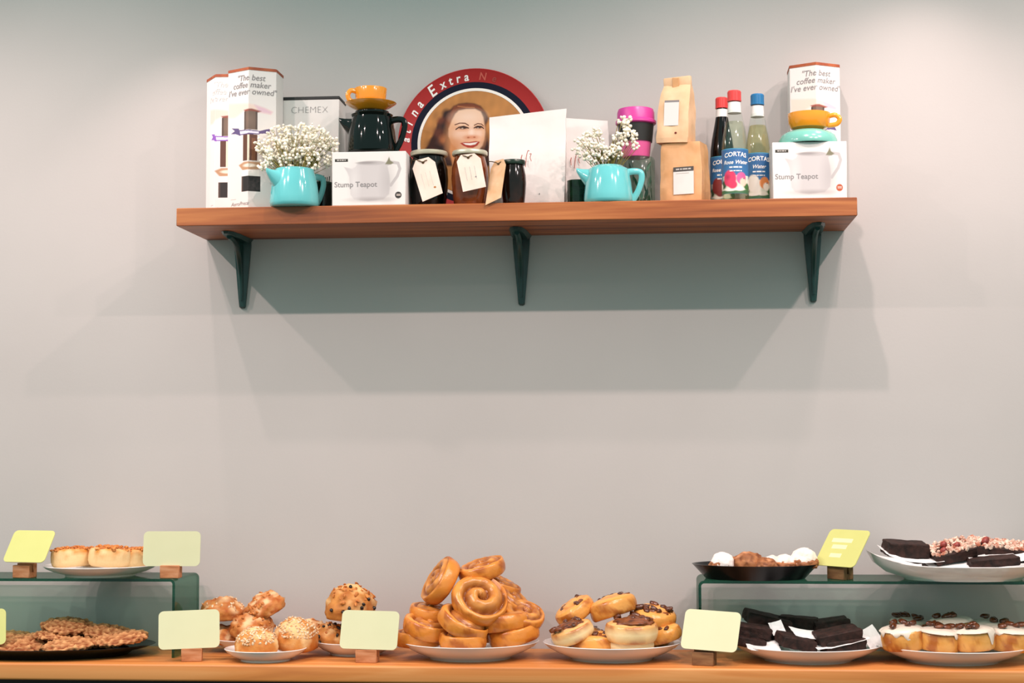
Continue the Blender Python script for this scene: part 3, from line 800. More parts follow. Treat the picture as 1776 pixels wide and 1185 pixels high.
obj('lid', G().lathe([(0, hbody), (rt_ * 1.03, hbody), (rt_ * 1.08, hbody + .002), (rt_ * 1.08, hbody + .007), (rt_ * 1.0, hbody + .010), (rt_ * .985, ptop - .008), (rt_ * .93, ptop - .001), (rt_ * .88, ptop), (0, ptop - .001)], 56), 'pink', t)


# ---------------- bottles
def bottle(label, px, y, r, ptop, capm, liq, kind):
    x = at(px, 300, y).x; h = at(px, ptop, y).z - ZS
    t = thing('bottle', label, 'bottle', (x, y, ZS), group='syrup bottles')
    prof = [(0, 0), (r * .9, 0), (r, .004), (r, h * .47), (r * .98, h * .53), (r * .86, h * .63), (r * .66, h * .74), (r * .49, h * .84), (r * .44, h * .9), (r * .40, h * .93)]
    obj('glass', G().lathe(prof, 48), 'darkliquid' if kind == 'dark' else 'clear', t, 60)
    if kind != 'dark':
        pl = [(0, .004), (r * .86, .004), (r * .93, .008), (r * .93, h * .46), (r * .91, h * .53), (r * .79, h * .63), (r * .62, h * .72), (0, h * .72)]
        obj('liquid', G().lathe(pl, 40), liq, t, 60)
    obj('neck_label', G().lathe([(r * .47, h * .80), (r * .53, h * .80), (r * .47, h * .895), (r * .42, h * .895)], 40), 'necklabel', t)
    g = G(); cr = r * .53; z0 = h * .905
    n = 40; vs = []
    for z, rr_ in ((z0, cr), (z0 + .003, cr), (z0 + .0035, cr * .97), (h - .003, cr * .97), (h, cr * .86)):
        for j in range(n):
            k = rr_ * (1 + (.03 if j % 2 else 0)); a = 2 * PI * j / n; vs.append((k * math.cos(a), k * math.sin(a), z))
    g.add(vs, [(i * n + j, i * n + (j + 1) % n, (i + 1) * n + (j + 1) % n, (i + 1) * n + j) for i in range(4) for j in range(n)] + [tuple(range(n - 1, -1, -1)), tuple(4 * n + j for j in range(n))])
    obj('cap', g, capm, t, 25)
    # wrap-around paper label, drawing x in [-230,230] around the front, y 640..1060
    rl = r + .0006; k = rl / 145; k2 = (h * .46) / (1140 - 640)
    p = Paint(-280, 640, 280, 1075, 170, 130, '#2f6a9c')
    p.ell(0, 700, 200, 90, '#28588e', .8, .7).rect(-280, 900, 280, 1075, '#d9dcc8').ell(-230, 940, 70, 100, '#2b6a90', .5).ell(240, 930, 60, 110, '#2b6a90', .5)
    p.rect(-280, 1040, 280, 1075, '#3d6a45')
    fc = {'rose': ('#d5325c', '#e0568f', '#f0c4b0'), 'orange': ('#e9e4d8', '#e08a4a', '#f3ead9'), 'dark': ('#7a2a2a', '#8a3a30', '#c98a70')}[kind]
    for (cx, cy, rx, ry_, c) in [(-150, 985, 40, 40, '#27472c'), (150, 1010, 60, 36, '#3c6a35'), (40, 1030, 60, 20, '#e9e6d6'), (-60, 1035, 70, 16, '#eeeade'), (200, 960, 30, 36, '#e8e8dd'), (-210, 1000, 40, 30, '#e8e3d5')]: p.ell(cx, cy, rx, ry_, c, .25)
    p.ell(-70, 930, 75, 80, fc[0], .1).ell(-35, 990, 50, 40, fc[0], .15).ell(-90, 915, 26, 22, '#b5204a' if kind == 'rose' else fc[0], .6)
    p.ell(65, 930, 60, 58, fc[1], .12).ell(85, 965, 40, 38, fc[2], .2).ell(95, 930, 8, 6, '#4a2a2a', .3)
    p.rect(-280, 640, 280, 650, '#3f8aa8')
    lab = obj('label', p.panel(lambda X, Y: (rl * math.sin(X * k / rl), -rl * math.cos(X * k / rl), (1140 - Y) * k2 + .002)), 'label', t, 180)
    def wrap(cy, dx=0, arc=0):
        def fn(a, b):
            th = (a + dx) / rl
            return ((rl + .0004) * math.sin(th), -(rl + .0004) * math.cos(th), (1140 - cy) * k2 + .002 + b - arc * th * th)
        return fn
    g = G()
    textg(g, 'CORTAS', 68 * k, wrap(698, 0, .0035), bold=.0003)
    textg(g, 'Water' if kind == 'orange' else 'Rose Water', 58 * k, wrap(775), shear=.3, bold=.0002)
    dashes(g, (1.5, 2.2, 1.4), 24 * k, wrap(822))
    dashes(g, (2, 1.2, 2.2, 1), 18 * k, wrap(858))
    obj('label_lettering', g, 'whiteink', lab, 0)
    return t


bottle('dark bottle with red cap, next to the kraft bag', 1253, -.075, .0270, 170, 'redcap', None, 'dark')
bottle('clear rose water bottle with red cap and pink flowers on its label', 1275, -.195, .0285, 158, 'redcap', 'liquid', 'rose')
bottle('yellowish bottle with blue cap and orange flower on its label', 1315, -.115, .0285, 164, 'bluecap', 'liquid2', 'orange')


# ---------------- baby's breath
def bouquet(label, base, blobs, nst, seed, extra):
    rnd = random.Random(seed)
    t = thing('flower_bouquet', label, 'flowers', base)
    bl = G(); st = G(); b0 = Vector(base)
    vs, fs = icodata(1)
    for (px, py, y, rad, cnt) in blobs:
        c = at(px, py, y) - b0
        for i in range(int(cnt * 1.7)):
            d = Vector((rnd.gauss(0, 1), rnd.gauss(0, .8), rnd.gauss(0, 1)))
            d = d.normalized() * rad * rnd.random() ** .45
            p_ = c + d; s_ = rnd.uniform(.0028, .0050)
            q = Euler((rnd.random() * 6, rnd.random() * 6, 0)).to_matrix().to_4x4()
            bl.add(vs, fs, Matrix.Translation(p_) @ q @ Matrix.Diagonal((s_, s_, s_ * .75, 1)))
            if i % 9 == 0:
                foot = Vector((rnd.uniform(-.012, .012), rnd.uniform(-.012, .012), -.03))
                mid = foot.lerp(p_, .5) + Vector((0, 0, .012))
                st.tube([foot, mid, p_], [.0009, .0007, .0005], 4)
    obj('blossoms', bl, 'blossom', t, 180, kind='stuff')
    obj('stems', st, 'stem', t, 180, kind='stuff')
    for (px, py, y, ln) in extra:
        c = at(px, py, y) - b0
        g = G()
        for i in range(7):
            a = rnd.uniform(-1.2, 1.2); e = c + Vector((math.sin(a) * ln * .7, rnd.uniform(-.01, .01), math.cos(a) * ln))
            g.tube([c + Vector((0, 0, -.01)), c.lerp(e, .5) + Vector((0, 0, .004)), e], [.0012, .003, .0006], 5, .4)
        obj('sprig', g, 'stem', t, 180)


pt = at(511, 288, -.228)
bouquet('large cloud of cream baby breath flowers in the teapot beside the coffee maker cartons', (pt.x, -.228, ZS + .06),
        [(455, 255, -.225, .022, 22), (462, 285, -.235, .020, 22), (485, 240, -.215, .032, 60), (515, 240, -.21, .036, 75), (548, 240, -.21, .034, 65), (570, 250, -.205, .025, 36), (495, 262, -.215, .03, 50), (535, 265, -.22, .028, 40), (572, 278, -.205, .018, 16), (500, 278, -.225, .022, 24), (470, 268, -.23, .02, 24), (545, 280, -.22, .02, 18)], 40, 5,
        [(540, 288, -.225, .03), (550, 282, -.22, .026)])
pt = at(1055, 280, -.2)
bouquet('smaller baby breath bunch in the teapot in front of the pink cup', (pt.x, -.2, ZS + .06),
        [(1012, 255, -.2, .026, 34), (1030, 240, -.195, .026, 32), (1050, 262, -.205, .024, 34), (1085, 212, -.19, .017, 24), (1094, 232, -.195, .018, 22), (1076, 240, -.2, .020, 22), (1070, 262, -.205, .017, 20), (1025, 272, -.2, .018, 16), (1100, 250, -.2, .012, 8)], 30, 8,
        [(1052, 280, -.205, .034), (1060, 280, -.2, .026), (1042, 280, -.2, .028)])
# dark glass with stems behind the left pot
xg2 = at(561, 320, -.15).x
t = thing('glass_vase', 'dark green glass vase with stems squeezed behind the teapot and its carton', 'vase', (xg2, -.15, ZS))
obj('glass', G().lathe([(0, 0), (.0185, 0), (.0195, .004), (.0195, .068), (.018, .068), (.0175, .006), (0, .005)], 40), glass('dark_green_vase_glass', (.22, .33, .28)), t)
g = G(); rnd = random.Random(3)
for i in range(9):
    a = rnd.uniform(0, 6.28); g.tube([(.006 * math.cos(a), .006 * math.sin(a), .006), (.010 * math.cos(a + 1), .010 * math.sin(a + 1), .04), (.014 * math.cos(a + 1), .012 * math.sin(a + 1), .082)], .0011, 5)
obj('stems', g, 'leaf', t, 180, kind='stuff')

# ================================================================== ON THE COUNTER
ZR = 1.092


def riser(label, xl, xr, yf, yb):
    t = thing('glass_riser', label, 'riser', (xl, 0, ZC)); w = xr - xl; h = ZR - ZC; th = .006; rc = .012
    def prof(o):
        P = [(o, 0)]
        for k in range(7):
            a = PI - k * PI / 12; P.append((rc + (rc - o) * math.cos(a), h - rc + (rc - o) * math.sin(a)))
        for k in range(7):
            a = PI / 2 - k * PI / 12; P.append((w - rc + (rc - o) * math.cos(a), h - rc + (rc - o) * math.sin(a)))
        P.append((w - o, 0)); return P
    A, B = prof(0), prof(th); n = len(A); g = G(); e = G()
    vs = [(x, yf, z) for x, z in A] + [(x, yb, z) for x, z in A] + [(x, yf, z) for x, z in B] + [(x, yb, z) for x, z in B]
    fs = []
    for i in range(n - 1):
        fs += [(i, i + 1, n + i + 1, n + i), (2 * n + i + 1, 2 * n + i, 3 * n + i, 3 * n + i + 1)]
    obj('glass_sheet', g.add(vs, fs), 'riser', t, 60)
    for yy in (yf, yb): e.add([(x, yy, z) for x, z in A] + [(x, yy, z) for x, z in B], [(i, i + 1, n + i + 1, n + i) for i in range(n - 1)])
    obj('glass_edge', e, 'edge', t, 0, label='dark green polished edge')
    return t


lrx = at(345, 1060, -.03).x
riser('green glass riser bearing the pale biscuits plate, above the oat cookies', -1.66, lrx, -.225, -.03)
rrx = at(1212, 1040, -.25).x
riser('long green glass riser bearing the black dish and the nut brownies', rrx, 1.06, -.225, -.03)


def plate(name, label, px, y, z, r, h, m, group=None, sx=1, sy=1, foot=.6, deep=False, curl=0):
    x = at(px, 1100, y).x
    prof = [(0, 0), (r * foot, 0), (r * (foot + .02), .004), (r * .8, h * .42), (r * .93, h * .72), (r, h), (r * .985, h + .001), (r * .91, h * .82), (r * .76, h * .52 + .002), (r * foot, .009), (0, .008)]
    if deep: prof = [(0, 0), (r * foot, 0), (r * .98, h * .92), (r, h), (r * .97, h), (r * foot, .006), (0, .006)]
    g = G().lathe(prof, 80, None, sx, sy)
    if curl: g.v = [(a, b, c + curl * (abs(a) / r) ** 5 * min(1, max(0, (c - .01) / (h - .01)))) for a, b, c in g.v]
    o = obj(name, g, m, None, 35, (x, y, z))
    return tag(o, label, 'plate', group)


WP = 'white plates of pastries'
plate('plate', 'white plate under the tall pile of cinnamon buns', 815, -.172, ZC, .152, .036, 'white', WP)
plate('plate', 'white plate under the pecan rolls', 1061, -.172, ZC, .150, .036, 'white', WP)
plate('plate', 'small white dish under the oat-topped scones at the counter front', 461, -.25, ZC, .089, .026, 'white', WP)
plate('plate', 'white plate under the plain scones, behind the small dish', 437, -.089, ZC, .086, .030, 'white', WP)
plate('plate', 'white plate under the chocolate chip scones, behind a sign', 618, -.125, ZC, .096, .030, 'white', WP)
plate('plate', 'white plate holding dark brownies under the long glass riser', 1400, -.168, ZC, .158, .034, 'white', WP)
plate('plate', 'white plate under the iced buns', 1650, -.168, ZC, .163, .034, 'white', WP)
plate('plate', 'white plate on the glass riser under the nut-topped brownies', 1672, -.15, ZR, .205, .034, 'white', WP, 1, .74, curl=.028)
plate('plate', 'white plate on the glass riser under the pale biscuits', 173, -.135, ZR, .128, .024, 'white', WP)
plate('platter', 'large black oval platter under the oat cookies', 78, -.172, ZC, .25, .024, 'darkplate', None, 1.0, .62, .75)
plate('dish', 'shallow black dish with cream tarts on the long glass riser', 1311, -.15, ZR, .137, .032, 'darkplate', None, 1, .75, .78, True)


# ---------------- sign cards
def sign(label, px, py, y, w, h, yaw, lean, roll, m, zb, bpx, bw, bm='block', pale=True):
    """card centre at photo px,py; block under it on zb"""
    c = at(px, py, y)
    bx = at(bpx, 1120, y).x
    t = thing('price_sign', label, 'sign', (bx, y, zb), (0, 0, R(yaw)), 'lime signs in wooden blocks')
    bh = .028
    Mi = Matrix.Rotation(-R(yaw), 3, 'Z')
    q = []
    rc = .011
    for cx, cz, a0 in ((w / 2 - rc, h / 2 - rc, 0), (-w / 2 + rc, h / 2 - rc, 90), (-w / 2 + rc, -h / 2 + rc, 180), (w / 2 - rc, -h / 2 + rc, 270)):
        for k in range(6):
            a = R(a0 + k * 18); q.append((cx + rc * math.cos(a), cz + rc * math.sin(a)))
    loc = Mi @ (c - Vector((bx, y, zb)))
    mt = Matrix.Translation(loc) @ Matrix.Rotation(-R(lean), 4, 'X') @ Matrix.Rotation(R(roll), 4, 'Y') @ Matrix.Rotation(PI / 2, 4, 'X')
    cd_ = obj('card', G().prism(q, -.0008, .0008, mt), m, t, 0)
    if pale:
        g = G()
        for zz, ww in ((.4, .5), (.05, .36), (-.42, .28)): g.box((-w * .08, zz * h / 2, .0009), (w * ww, h * .11, .0002))
        g2 = G().add(g.v, g.f, mt); obj('faint_print', g2, pm('faint_card_print', '#e6e6b0', rough=.4), cd_, 0)
    # slotted wooden block: two jaws and a floor
    g = G()
    g.bbox((0, -.0075, bh / 2), (bw, .011, bh), .0012, 1).bbox((0, .0105, bh / 2 + .002), (bw, .013, bh + .004), .0012, 1).bbox((0, .001, .006), (bw, .008, .012), .001, 1)
    obj('wood_block', g, bm, t)
    return t


sign('lime sign leaning back on the left glass riser next to pale biscuits', 51, 948, -.20, .108, .082, -14, 34, 0, 'signcard2', ZR, 40, .044, pale=False)
sign('upright pale lime sign at the end of the left glass riser', 298, 952, -.195, .128, .077, 2, 6, 0, 'signcard', ZR, 295, .043, pale=False)
sign('pale lime sign on the counter between cookies and scones', 328, 1092, -.275, .130, .083, 12, 16, -1.5, 'signcard', ZC, 333, .044, pale=False)
sign('pale lime sign in front of the chocolate chip scones', 641, 1093, -.275, .126, .083, -4, 16, 1, 'signcard', ZC, 637, .046, pale=False)
sign('pale lime sign between the pecan rolls and the brownies', 1233, 1094, -.28, .121, .087, -16, 24, 2.5, 'signcard', ZC, 1221, .046, 'block2', pale=False)
sign('yellow-lime sign turned aside on the long glass riser', 1461, 951, -.17, .118, .094, -50, 36, 0, 'signcard2', ZR, 1458, .05, 'block2')
sign('lime sign cut off at the left picture edge beside the cookies', -42, 1090, -.26, .128, .08, 14, 18, -3, 'signcard2', ZC, -40, .044, pale=False)


# ---------------- baked goods
def srgbmix(a, b, t): return np.array(a) * (1 - t) + np.array(b) * t


def bun_geo(Rr, h, seed, turns=2.4, amp=.010, dome=.006, side='#d9822c', crest='#e29848', groove='#7a3410', pale=None, toast=0):
    """rolled bun: polar sheet, spiral groove on top, rounded sides, flat base"""
    nr, nt = 30, 72; g = G(); cols = []
    cs, cc, cg = lin(side), lin(crest), lin(groove)
    rad = []
    for j in range(nt):
        th = 2 * PI * j / nt
        rad.append(Rr * (1 + .035 * math.sin(th + seed) + .02 * math.sin(3 * th + seed * 2) + .05 * math.exp(-((th - 4.2) / .35) ** 2)))
    g.v.append((0, 0, h + dome + amp * .3)); cols.append(cc)
    prof = [(k / (nr - 9), None) for k in range(1, nr - 9)] + [(1.0, .95), (1.042, .84), (1.065, .68), (1.07, .5), (1.058, .32), (1.025, .15), (.98, .05), (.92, 0)]
    prof = [(a / 1.07, b) for a, b in prof]
    for (rr, zz) in prof:
        for j in range(nt):
            th = 2 * PI * j / nt; r_ = rr * rad[j]
            if zz is None:
                f = (rr * turns - th / (2 * PI) + 10) % 1
                cr = abs(math.sin(PI * f)) ** .45
                edge = min(1, (1 - rr / .94) / .12 + .25) if rr > .8 else 1
                z = h + dome * (1 - rr ** 2) - amp * (1 - cr) - .003 * max(0, rr - .8) / .15 + .0014 * nz((r_ * math.cos(th), r_ * math.sin(th), 0), 90, seed)
                k = cr ** 1.6 + .25 * nz((r_ * math.cos(th), r_ * math.sin(th), 3), 70, seed)
                col = srgbmix(cg, cc, min(1, max(0, k)))
                if toast: col = srgbmix(col, lin('#8f4518'), toast * min(1, max(0, (.86 - rr) * 5)) * min(1, max(0, .6 + 1.1 * nz((r_ * math.cos(th), r_ * math.sin(th), 1), 55, seed))))
            else:
                z = h * zz
                q = .5 + .5 * nz((math.cos(th), math.sin(th), zz * .6), 2.2, seed)
                col = srgbmix(cs, cc, .7 * q)
                w_ = nz((math.cos(th), math.sin(th), zz), 1.6, seed + 8) + .35 * nz((math.cos(th), math.sin(th), zz), 6, seed); col = srgbmix(col, lin('#a04c16'), min(.8, max(0, w_ * 1.9)))
                r_ *= 1 + .03 * nz((math.cos(th), math.sin(th), zz), 2.5, seed + 2)
                if pale: col = srgbmix(col, lin(pale), max(0, 1 - abs(zz - .48) / .42) * .95)
            g.v.append((r_ * math.cos(th), r_ * math.sin(th), z)); cols.append(col)
    m = len(prof)
    g.f += [(0, 1 + j, 1 + (j + 1) % nt) for j in range(nt)]
    for i in range(m - 1):
        g.f += [(1 + i * nt + j, 1 + (i + 1) * nt + j, 1 + (i + 1) * nt + (j + 1) % nt, 1 + i * nt + (j + 1) % nt) for j in range(nt)]
    g.f.append(tuple(1 + (m - 1) * nt + j for j in range(nt - 1, -1, -1)))
    # centre at half height for easy posing
    g.v = [(x, y, z - h / 2) for x, y, z in g.v]; g.c = np.array(cols)
    return g


BUN = [mesh_of('bun', bun_geo(.053, .034, s, 2.0, .012, .004, toast=.8), MT['bun'], 180) for s in (1, 2, 3)]
BUNF = mesh_of('bun', bun_geo(.062, .036, 5, 1.75, .026, .010, toast=.45), MT['bun'], 180)
GB = 'cinnamon buns in the pile'
for (px, py, y, rot, mi, s, lab) in [
    (724, 1107, -.20, (0, 0, .4), 0, 1.0, 'lowest cinnamon bun beside the lime sign, flat on the plate rim'),
    (801, 1111, -.25, (R(4), 0, 1.2), 1, .98, 'cinnamon bun at the bottom of the pile, centre of the plate front'),
    (889, 1102, -.205, (R(3), R(-12), 2.2), 2, 1.05, 'cinnamon bun lowest on the pecan roll side, tipped up at the rim'),
    (850, 1098, -.13, (0, 0, .6), 1, 1.0, 'cinnamon bun hidden deep under the pile'),
    (740, 1089, -.215, (R(8), R(14), 2.2), 2, 1.02, 'cinnamon bun sloping to the right on the lowest one by the sign'),
    (748, 1064, -.17, (R(3), R(8), .4), 0, .96, 'cinnamon bun under the upright tilted bun, set back'),
    (803, 1081, -.25, (R(14), R(26), 1.7), 1, 1.06, 'cinnamon bun slanting across the front above the bottom centre one'),
    (872, 1080, -.20, (R(-4), R(-6), .3), 2, 1.12, 'cinnamon bun lying flat in the middle right of the pile'),
    (908, 1068, -.19, (R(24), R(20), 2.9), 0, .9, 'cinnamon bun with dark centre at the outer right slope'),
    (884, 1042, -.15, (R(12), R(38), 1.1), 1, .96, 'cinnamon bun behind the spiral-faced one, sliding down'),
    (862, 1016, -.115, (R(2), R(22), 2.0), 2, .95, 'cinnamon bun tucked under the topmost one at the back'),
    (764, 1010, -.185, (R(30), R(-52), .9), 0, 1.06, 'cinnamon bun standing on edge, tilted, at upper left of the pile'),
    (836, 989, -.165, (R(10), R(-16), 2.6), 1, 1.0, 'topmost cinnamon bun of the pile'),
    (830, 1042, -.235, (R(44), R(16), 3.5), 3, 1.0, 'cinnamon bun showing its spiral face at the pile centre'),
]:
    o = obj('cinnamon_bun', BUNF if mi == 3 else BUN[mi], loc=at(px, py, y), rot=rot); o.scale = (s, s, s)
    tag(o, lab, 'bun', GB)


def lump(Rx, Ry, h, seed, amp=.16, f1=1.6, f2=4, cols=('#c98240', '#e2b47c', '#f0d9b8'), sub=4, flat=.25, patch=.0):
    g = G(); vs, fs = icodata(sub); cc = []
    c0, c1, c2 = (lin(c) for c in cols)
    for v in vs:
        v = Vector(v)
        k = 1 + amp * nz(v, f1, seed) + amp * .55 * nz(v, f2, seed + 3) + amp * .25 * nz(v, 10, seed + 5)
        p_ = v * k; z = p_.z
        if z < -flat: z = -flat + (z + flat) * .12
        g.v.append((p_.x * Rx, p_.y * Ry, (z + flat) * h / (1 + flat)))
        q = .5 + .9 * nz(v, 3.2, seed + 9) + .4 * nz(v, 9, seed + 2)
        t_ = min(1, max(0, q)); col = srgbmix(c0, c1, t_)
        w = min(1, max(0, (nz(v, 2.1, seed + 20) + .25 * nz(v, 8, seed) + patch + (v.z - .4) * .5) * 2.5)); col = srgbmix(col, c2, w)
        cc.append(col)
    g.f = list(fs); g.c = np.array(cc); return g


def surf_point(g, i): return Vector(g.v[i])


def scatter(g, count, seed, cond, fn):
    rnd = random.Random(seed); idx = [i for i in range(len(g.v)) if cond(Vector(g.v[i]))]
    for i in rnd.sample(idx, min(count, len(idx))): fn(Vector(g.v[i]), rnd)


def flakes(g, count, seed, cond, s0, s1, zc_):
    out = G(); rnd_ = random.Random(seed)
    def fn(p_, rnd):
        s_ = rnd.uniform(s0, s1); n_ = (p_ - Vector((0, 0, zc_))).normalized()
        q = n_.to_track_quat('Z', 'Y').to_matrix().to_4x4() @ Euler((rnd.uniform(-.6, .6), rnd.uniform(-.6, .6), rnd.random() * 6)).to_matrix().to_4x4()
        out.add(*icodata(1), Matrix.Translation(p_ + n_ * s_ * .15) @ q @ Matrix.Diagonal((s_, s_ * .7, s_ * .3, 1)))
    scatter(g, count, seed, cond, fn); return out


GS = 'scones on the counter'
for (px, py, y, rot, sx, h, seed, kind, lab) in [
    (386, 1055, -.10, (0, R(-4), .3), .050, .050, 1, 'plain', 'plain scone at the upper left of the heap, above the lime sign'),
    (465, 1047, -.10, (R(8), R(-24), 1.1), .048, .048, 2, 'plain', 'plain scone on top of the scone heap, tilted up to the right'),
    (392, 1100, -.105, (0, 0, 2), .040, .040, 3, 'plain', 'low scone peeking out right beside the lime sign'),
    (438, 1082, -.125, (R(8), R(8), .2), .046, .052, 4, 'plain', 'rough scone in the middle of the scone heap'),
    (540, 1095, -.105, (0, R(10), 1.4), .036, .055, 6, 'plain', 'small scone wedged between oat scone and chocolate chip scones'),
    (513, 1096, -.205, (R(10), R(6), .5), .048, .064, 7, 'oat', 'oat-topped golden scone resting at the back of the small dish'),
    (445, 1110, -.27, (R(6), 0, 1.9), .048, .052, 8, 'oat', 'oat-dusted scone at the front of the small dish'),
    (607, 1042, -.125, (R(6), R(4), .8), .058, .070, 11, 'chip', 'big chocolate chip scone on top, behind the lime sign'),
    (572, 1099, -.12, (0, 0, .1), .044, .046, 12, 'chip', 'chocolate chip scone low at the plate edge, under the big one'),
    (655, 1098, -.12, (0, 0, 2.1), .048, .048, 13, 'chip', 'chocolate chip scone mostly hidden behind the lime sign'),
]:
    c = at(px, py, y)
    t = thing('scone', lab, 'scone', (c.x, c.y, c.z - h * .5), rot, GS)
    cols = {'plain': ('#a85522', '#cd8846', '#e8c091'), 'oat': ('#bb6a28', '#d18c45', '#e5b981'), 'chip': ('#a9622a', '#cb8840', '#e2b47a')}[kind]
    g = lump(sx, sx * .95, h, seed, {'plain': .24, 'oat': .1, 'chip': .16}[kind], 1.7, 5.5, cols)
    obj('dough', g, 'scone', t, 180)
    if kind == 'oat':
        obj('oat_flakes', flakes(g, 150, seed, lambda p_: p_.z > h * .48, .0028, .0048, h * .3), 'oats', t, 60, kind='stuff')
    if kind == 'plain' and seed in (1, 2, 4):
        obj('flaky_crumbs', flakes(g, 45, seed, lambda p_: p_.z > h * .35, .003, .006, h * .3), 'oats' if seed == 1 else 'crumb', t, 60, kind='stuff')
    if kind == 'chip':
        k = [0]
        def chip(p_, rnd):
            s_ = rnd.uniform(.004, .006); n_ = (p_ - Vector((0, 0, h * .4))).normalized()
            obj('chocolate_chip', CHIP, parent=t, loc=p_ + n_ * s_ * .1, rot=(rnd.random() * 6, rnd.random() * 6, 0)).scale = (s_, s_ * .9, s_ * .75)
        CHIP = mesh_of('chocolate_chip', G().ico(2, lambda v: v * (1 + .15 * nz(v, 2, 4))), MT['chip'], 180) if 'CHIP' not in globals() else CHIP
        scatter(g, 12, seed, lambda p_: p_.y < 0 and p_.z > h * .1, chip)
        obj('crumb_topping', flakes(g, 40, seed + 40, lambda p_: p_.z > h * .55, .004, .008, h * .3), 'crumb', t, 60, kind='stuff')

# oat cookies
GC = 'oat cookies on the black platter'
CK = []
for s in (1, 2, 3):
    g = G(); vs, fs = icodata(5); cc = []
    for v in vs:
        v = Vector(v); e = 1 + .07 * nz(v, 2, s)
        p_ = Vector((v.x * .060 * e, v.y * .060 * e, v.z * (.014 if v.z > 0 else .008)))
        b = nz(p_, 130, s); b2 = nz(p_, 240, s + 4)
        nrm = Vector((v.x * .4, v.y * .4, v.z)).normalized()
        p_ = p_ + nrm * (.0062 * b + .0032 * b2)
        g.v.append(tuple(p_)); q = min(1, max(0, .42 + 1.0 * b + .45 * b2)); cc.append(srgbmix(lin('#84401a'), lin('#dba06a'), q))
    g.f = list(fs); g.c = np.array(cc); CK.append(mesh_of('oat_cookie', g, MT['cookie'], 180))
for (px, py, y, rot, mi, s, lab) in [
    (28, 1122, -.20, (R(3), R(2), 0), 0, 1.05, 'oat cookie at the platter front, cut by the left picture edge'),
    (122, 1120, -.235, (R(5), R(-3), 1), 1, 1.0, 'oat cookie at the very front of the black platter'),
    (208, 1110, -.20, (R(4), R(-7), 2), 2, 1.05, 'oat cookie furthest toward the riser leg, tilted on the rim'),
    (62, 1112, -.16, (R(3), R(3), 3), 1, .95, 'oat cookie in the second layer near the cut-off sign'),
    (92, 1103, -.175, (R(4), R(4), .4), 2, .72, 'smaller oat cookie resting on two front cookies'),
    (20, 1106, -.10, (0, 0, .4), 2, .9, 'oat cookie at the back by the left picture edge'),
    (150, 1112, -.10, (0, 0, .4), 0, 1.0, 'oat cookie lying in shade at the back of the platter'),
    (118, 1087, -.14, (R(8), R(6), 1.2), 0, .98, 'topmost oat cookie of the stack'),
    (185, 1097, -.14, (R(6), R(8), 2.2), 1, .9, 'oat cookie leaning against the topmost one'),
]:
    o = obj('oat_cookie', CK[mi], loc=at(px, py, y), rot=rot); o.scale = (s, s, s); tag(o, lab, 'cookie', GC)

# pecan rolls
GP = 'pecan rolls on their plate'
ROLL = [mesh_of('roll', bun_geo(.054, .036, s, 1.2, .003, .013, '#d9913f', '#e6a655', '#d08a48'), MT['bun'], 180) for s in (7, 8)]
ROLLP = mesh_of('roll', bun_geo(.050, .034, 9, 1.2, .003, .004, '#dca055', '#e6b070', '#d59a58', '#f0d6a4'), MT['bun'], 180)
CAR = [mesh_of('caramel_topping', G().ico(4, lambda v: Vector((v.x * .036, v.y * .034, v.z * .0105)) * (1 + .3 * nz(v, 1.8, s) + .12 * nz(v, 5, s))), pm('pecan_caramel', '#4a2010', '#8a4a22', scale=90, rough=.3, bump=.7, bscale=170), 180) for s in (3, 4)]
PEC = []
for s in (1, 2, 3):
    PEC.append(mesh_of('pecan', G().ico(2, lambda v: Vector((v.x * .012, v.y * .0075, v.z * .005)) * (1 + .25 * nz(v, 2.5, s)) + Vector((0, 0, .0015 * math.cos(v.y * 3)))), MT['pecan'], 180))
for (px, py, y, rot, me, s, npec, lab) in [
    (1030, 1118, -.22, (0, 0, 0), ROLL[0], .95, 5, 'pecan roll lying lowest in the middle of the plate'),
    (1092, 1117, -.225, (R(3), 0, 1), ROLLP, 1.0, 5, 'pale-sided pecan roll at the bottom, under the other pale one'),
    (1002, 1108, -.165, (0, R(-6), 1), ROLL[1], .95, 6, 'pecan roll with sticky nuts under the tilted pair'),
    (1120, 1105, -.12, (0, 0, 1), ROLL[1], 1.0, 6, 'pecan roll hidden at the back of the plate'),
    (992, 1099, -.235, (R(8), R(-20), 2), ROLLP, .92, 7, 'pale-sided pecan roll tipped up at the near left rim'),
    (1153, 1101, -.19, (R(4), R(-16), 3), ROLL[0], .72, 4, 'small pecan roll beside the lime sign'),
    (1095, 1096, -.235, (R(3), R(0), 0), ROLLP, 1.14, 8, 'pale rectangular-looking pecan roll, front centre above another'),
    (997, 1062, -.16, (R(12), R(-34), .5), ROLL[0], .85, 6, 'golden pecan roll leaning steeply at upper left of its plate'),
    (1062, 1056, -.17, (R(-6), R(-18), .5), ROLL[1], .98, 9, 'topmost golden pecan roll'),
    (1133, 1072, -.165, (R(12), R(6), .5), ROLL[1], .88, 16, 'pecan roll heaped with chopped pecans'),
]:
    c = at(px, py, y); t = thing('pecan_roll', lab, 'roll', c, rot, GP); t.scale = (s, s, s)
    obj('dough', me, parent=t)
    obj('caramel_topping', CAR[int(px) % 2], parent=t, loc=(.006, -.004, .0175))
    rnd = random.Random(int(px))
    for k in range(npec):
        a = rnd.uniform(0, 6.28); r_ = .042 * rnd.random() ** .5
        obj('pecan', PEC[k % 3], parent=t, loc=(r_ * math.cos(a), r_ * math.sin(a), .0235 + rnd.uniform(-.001, .003) + (.004 if npec > 12 and k % 2 else 0)), rot=(rnd.uniform(-.4, .4), rnd.uniform(-.4, .4), rnd.random() * 6))

# iced buns (white icing running down)
GI = 'iced pecan buns under the riser'


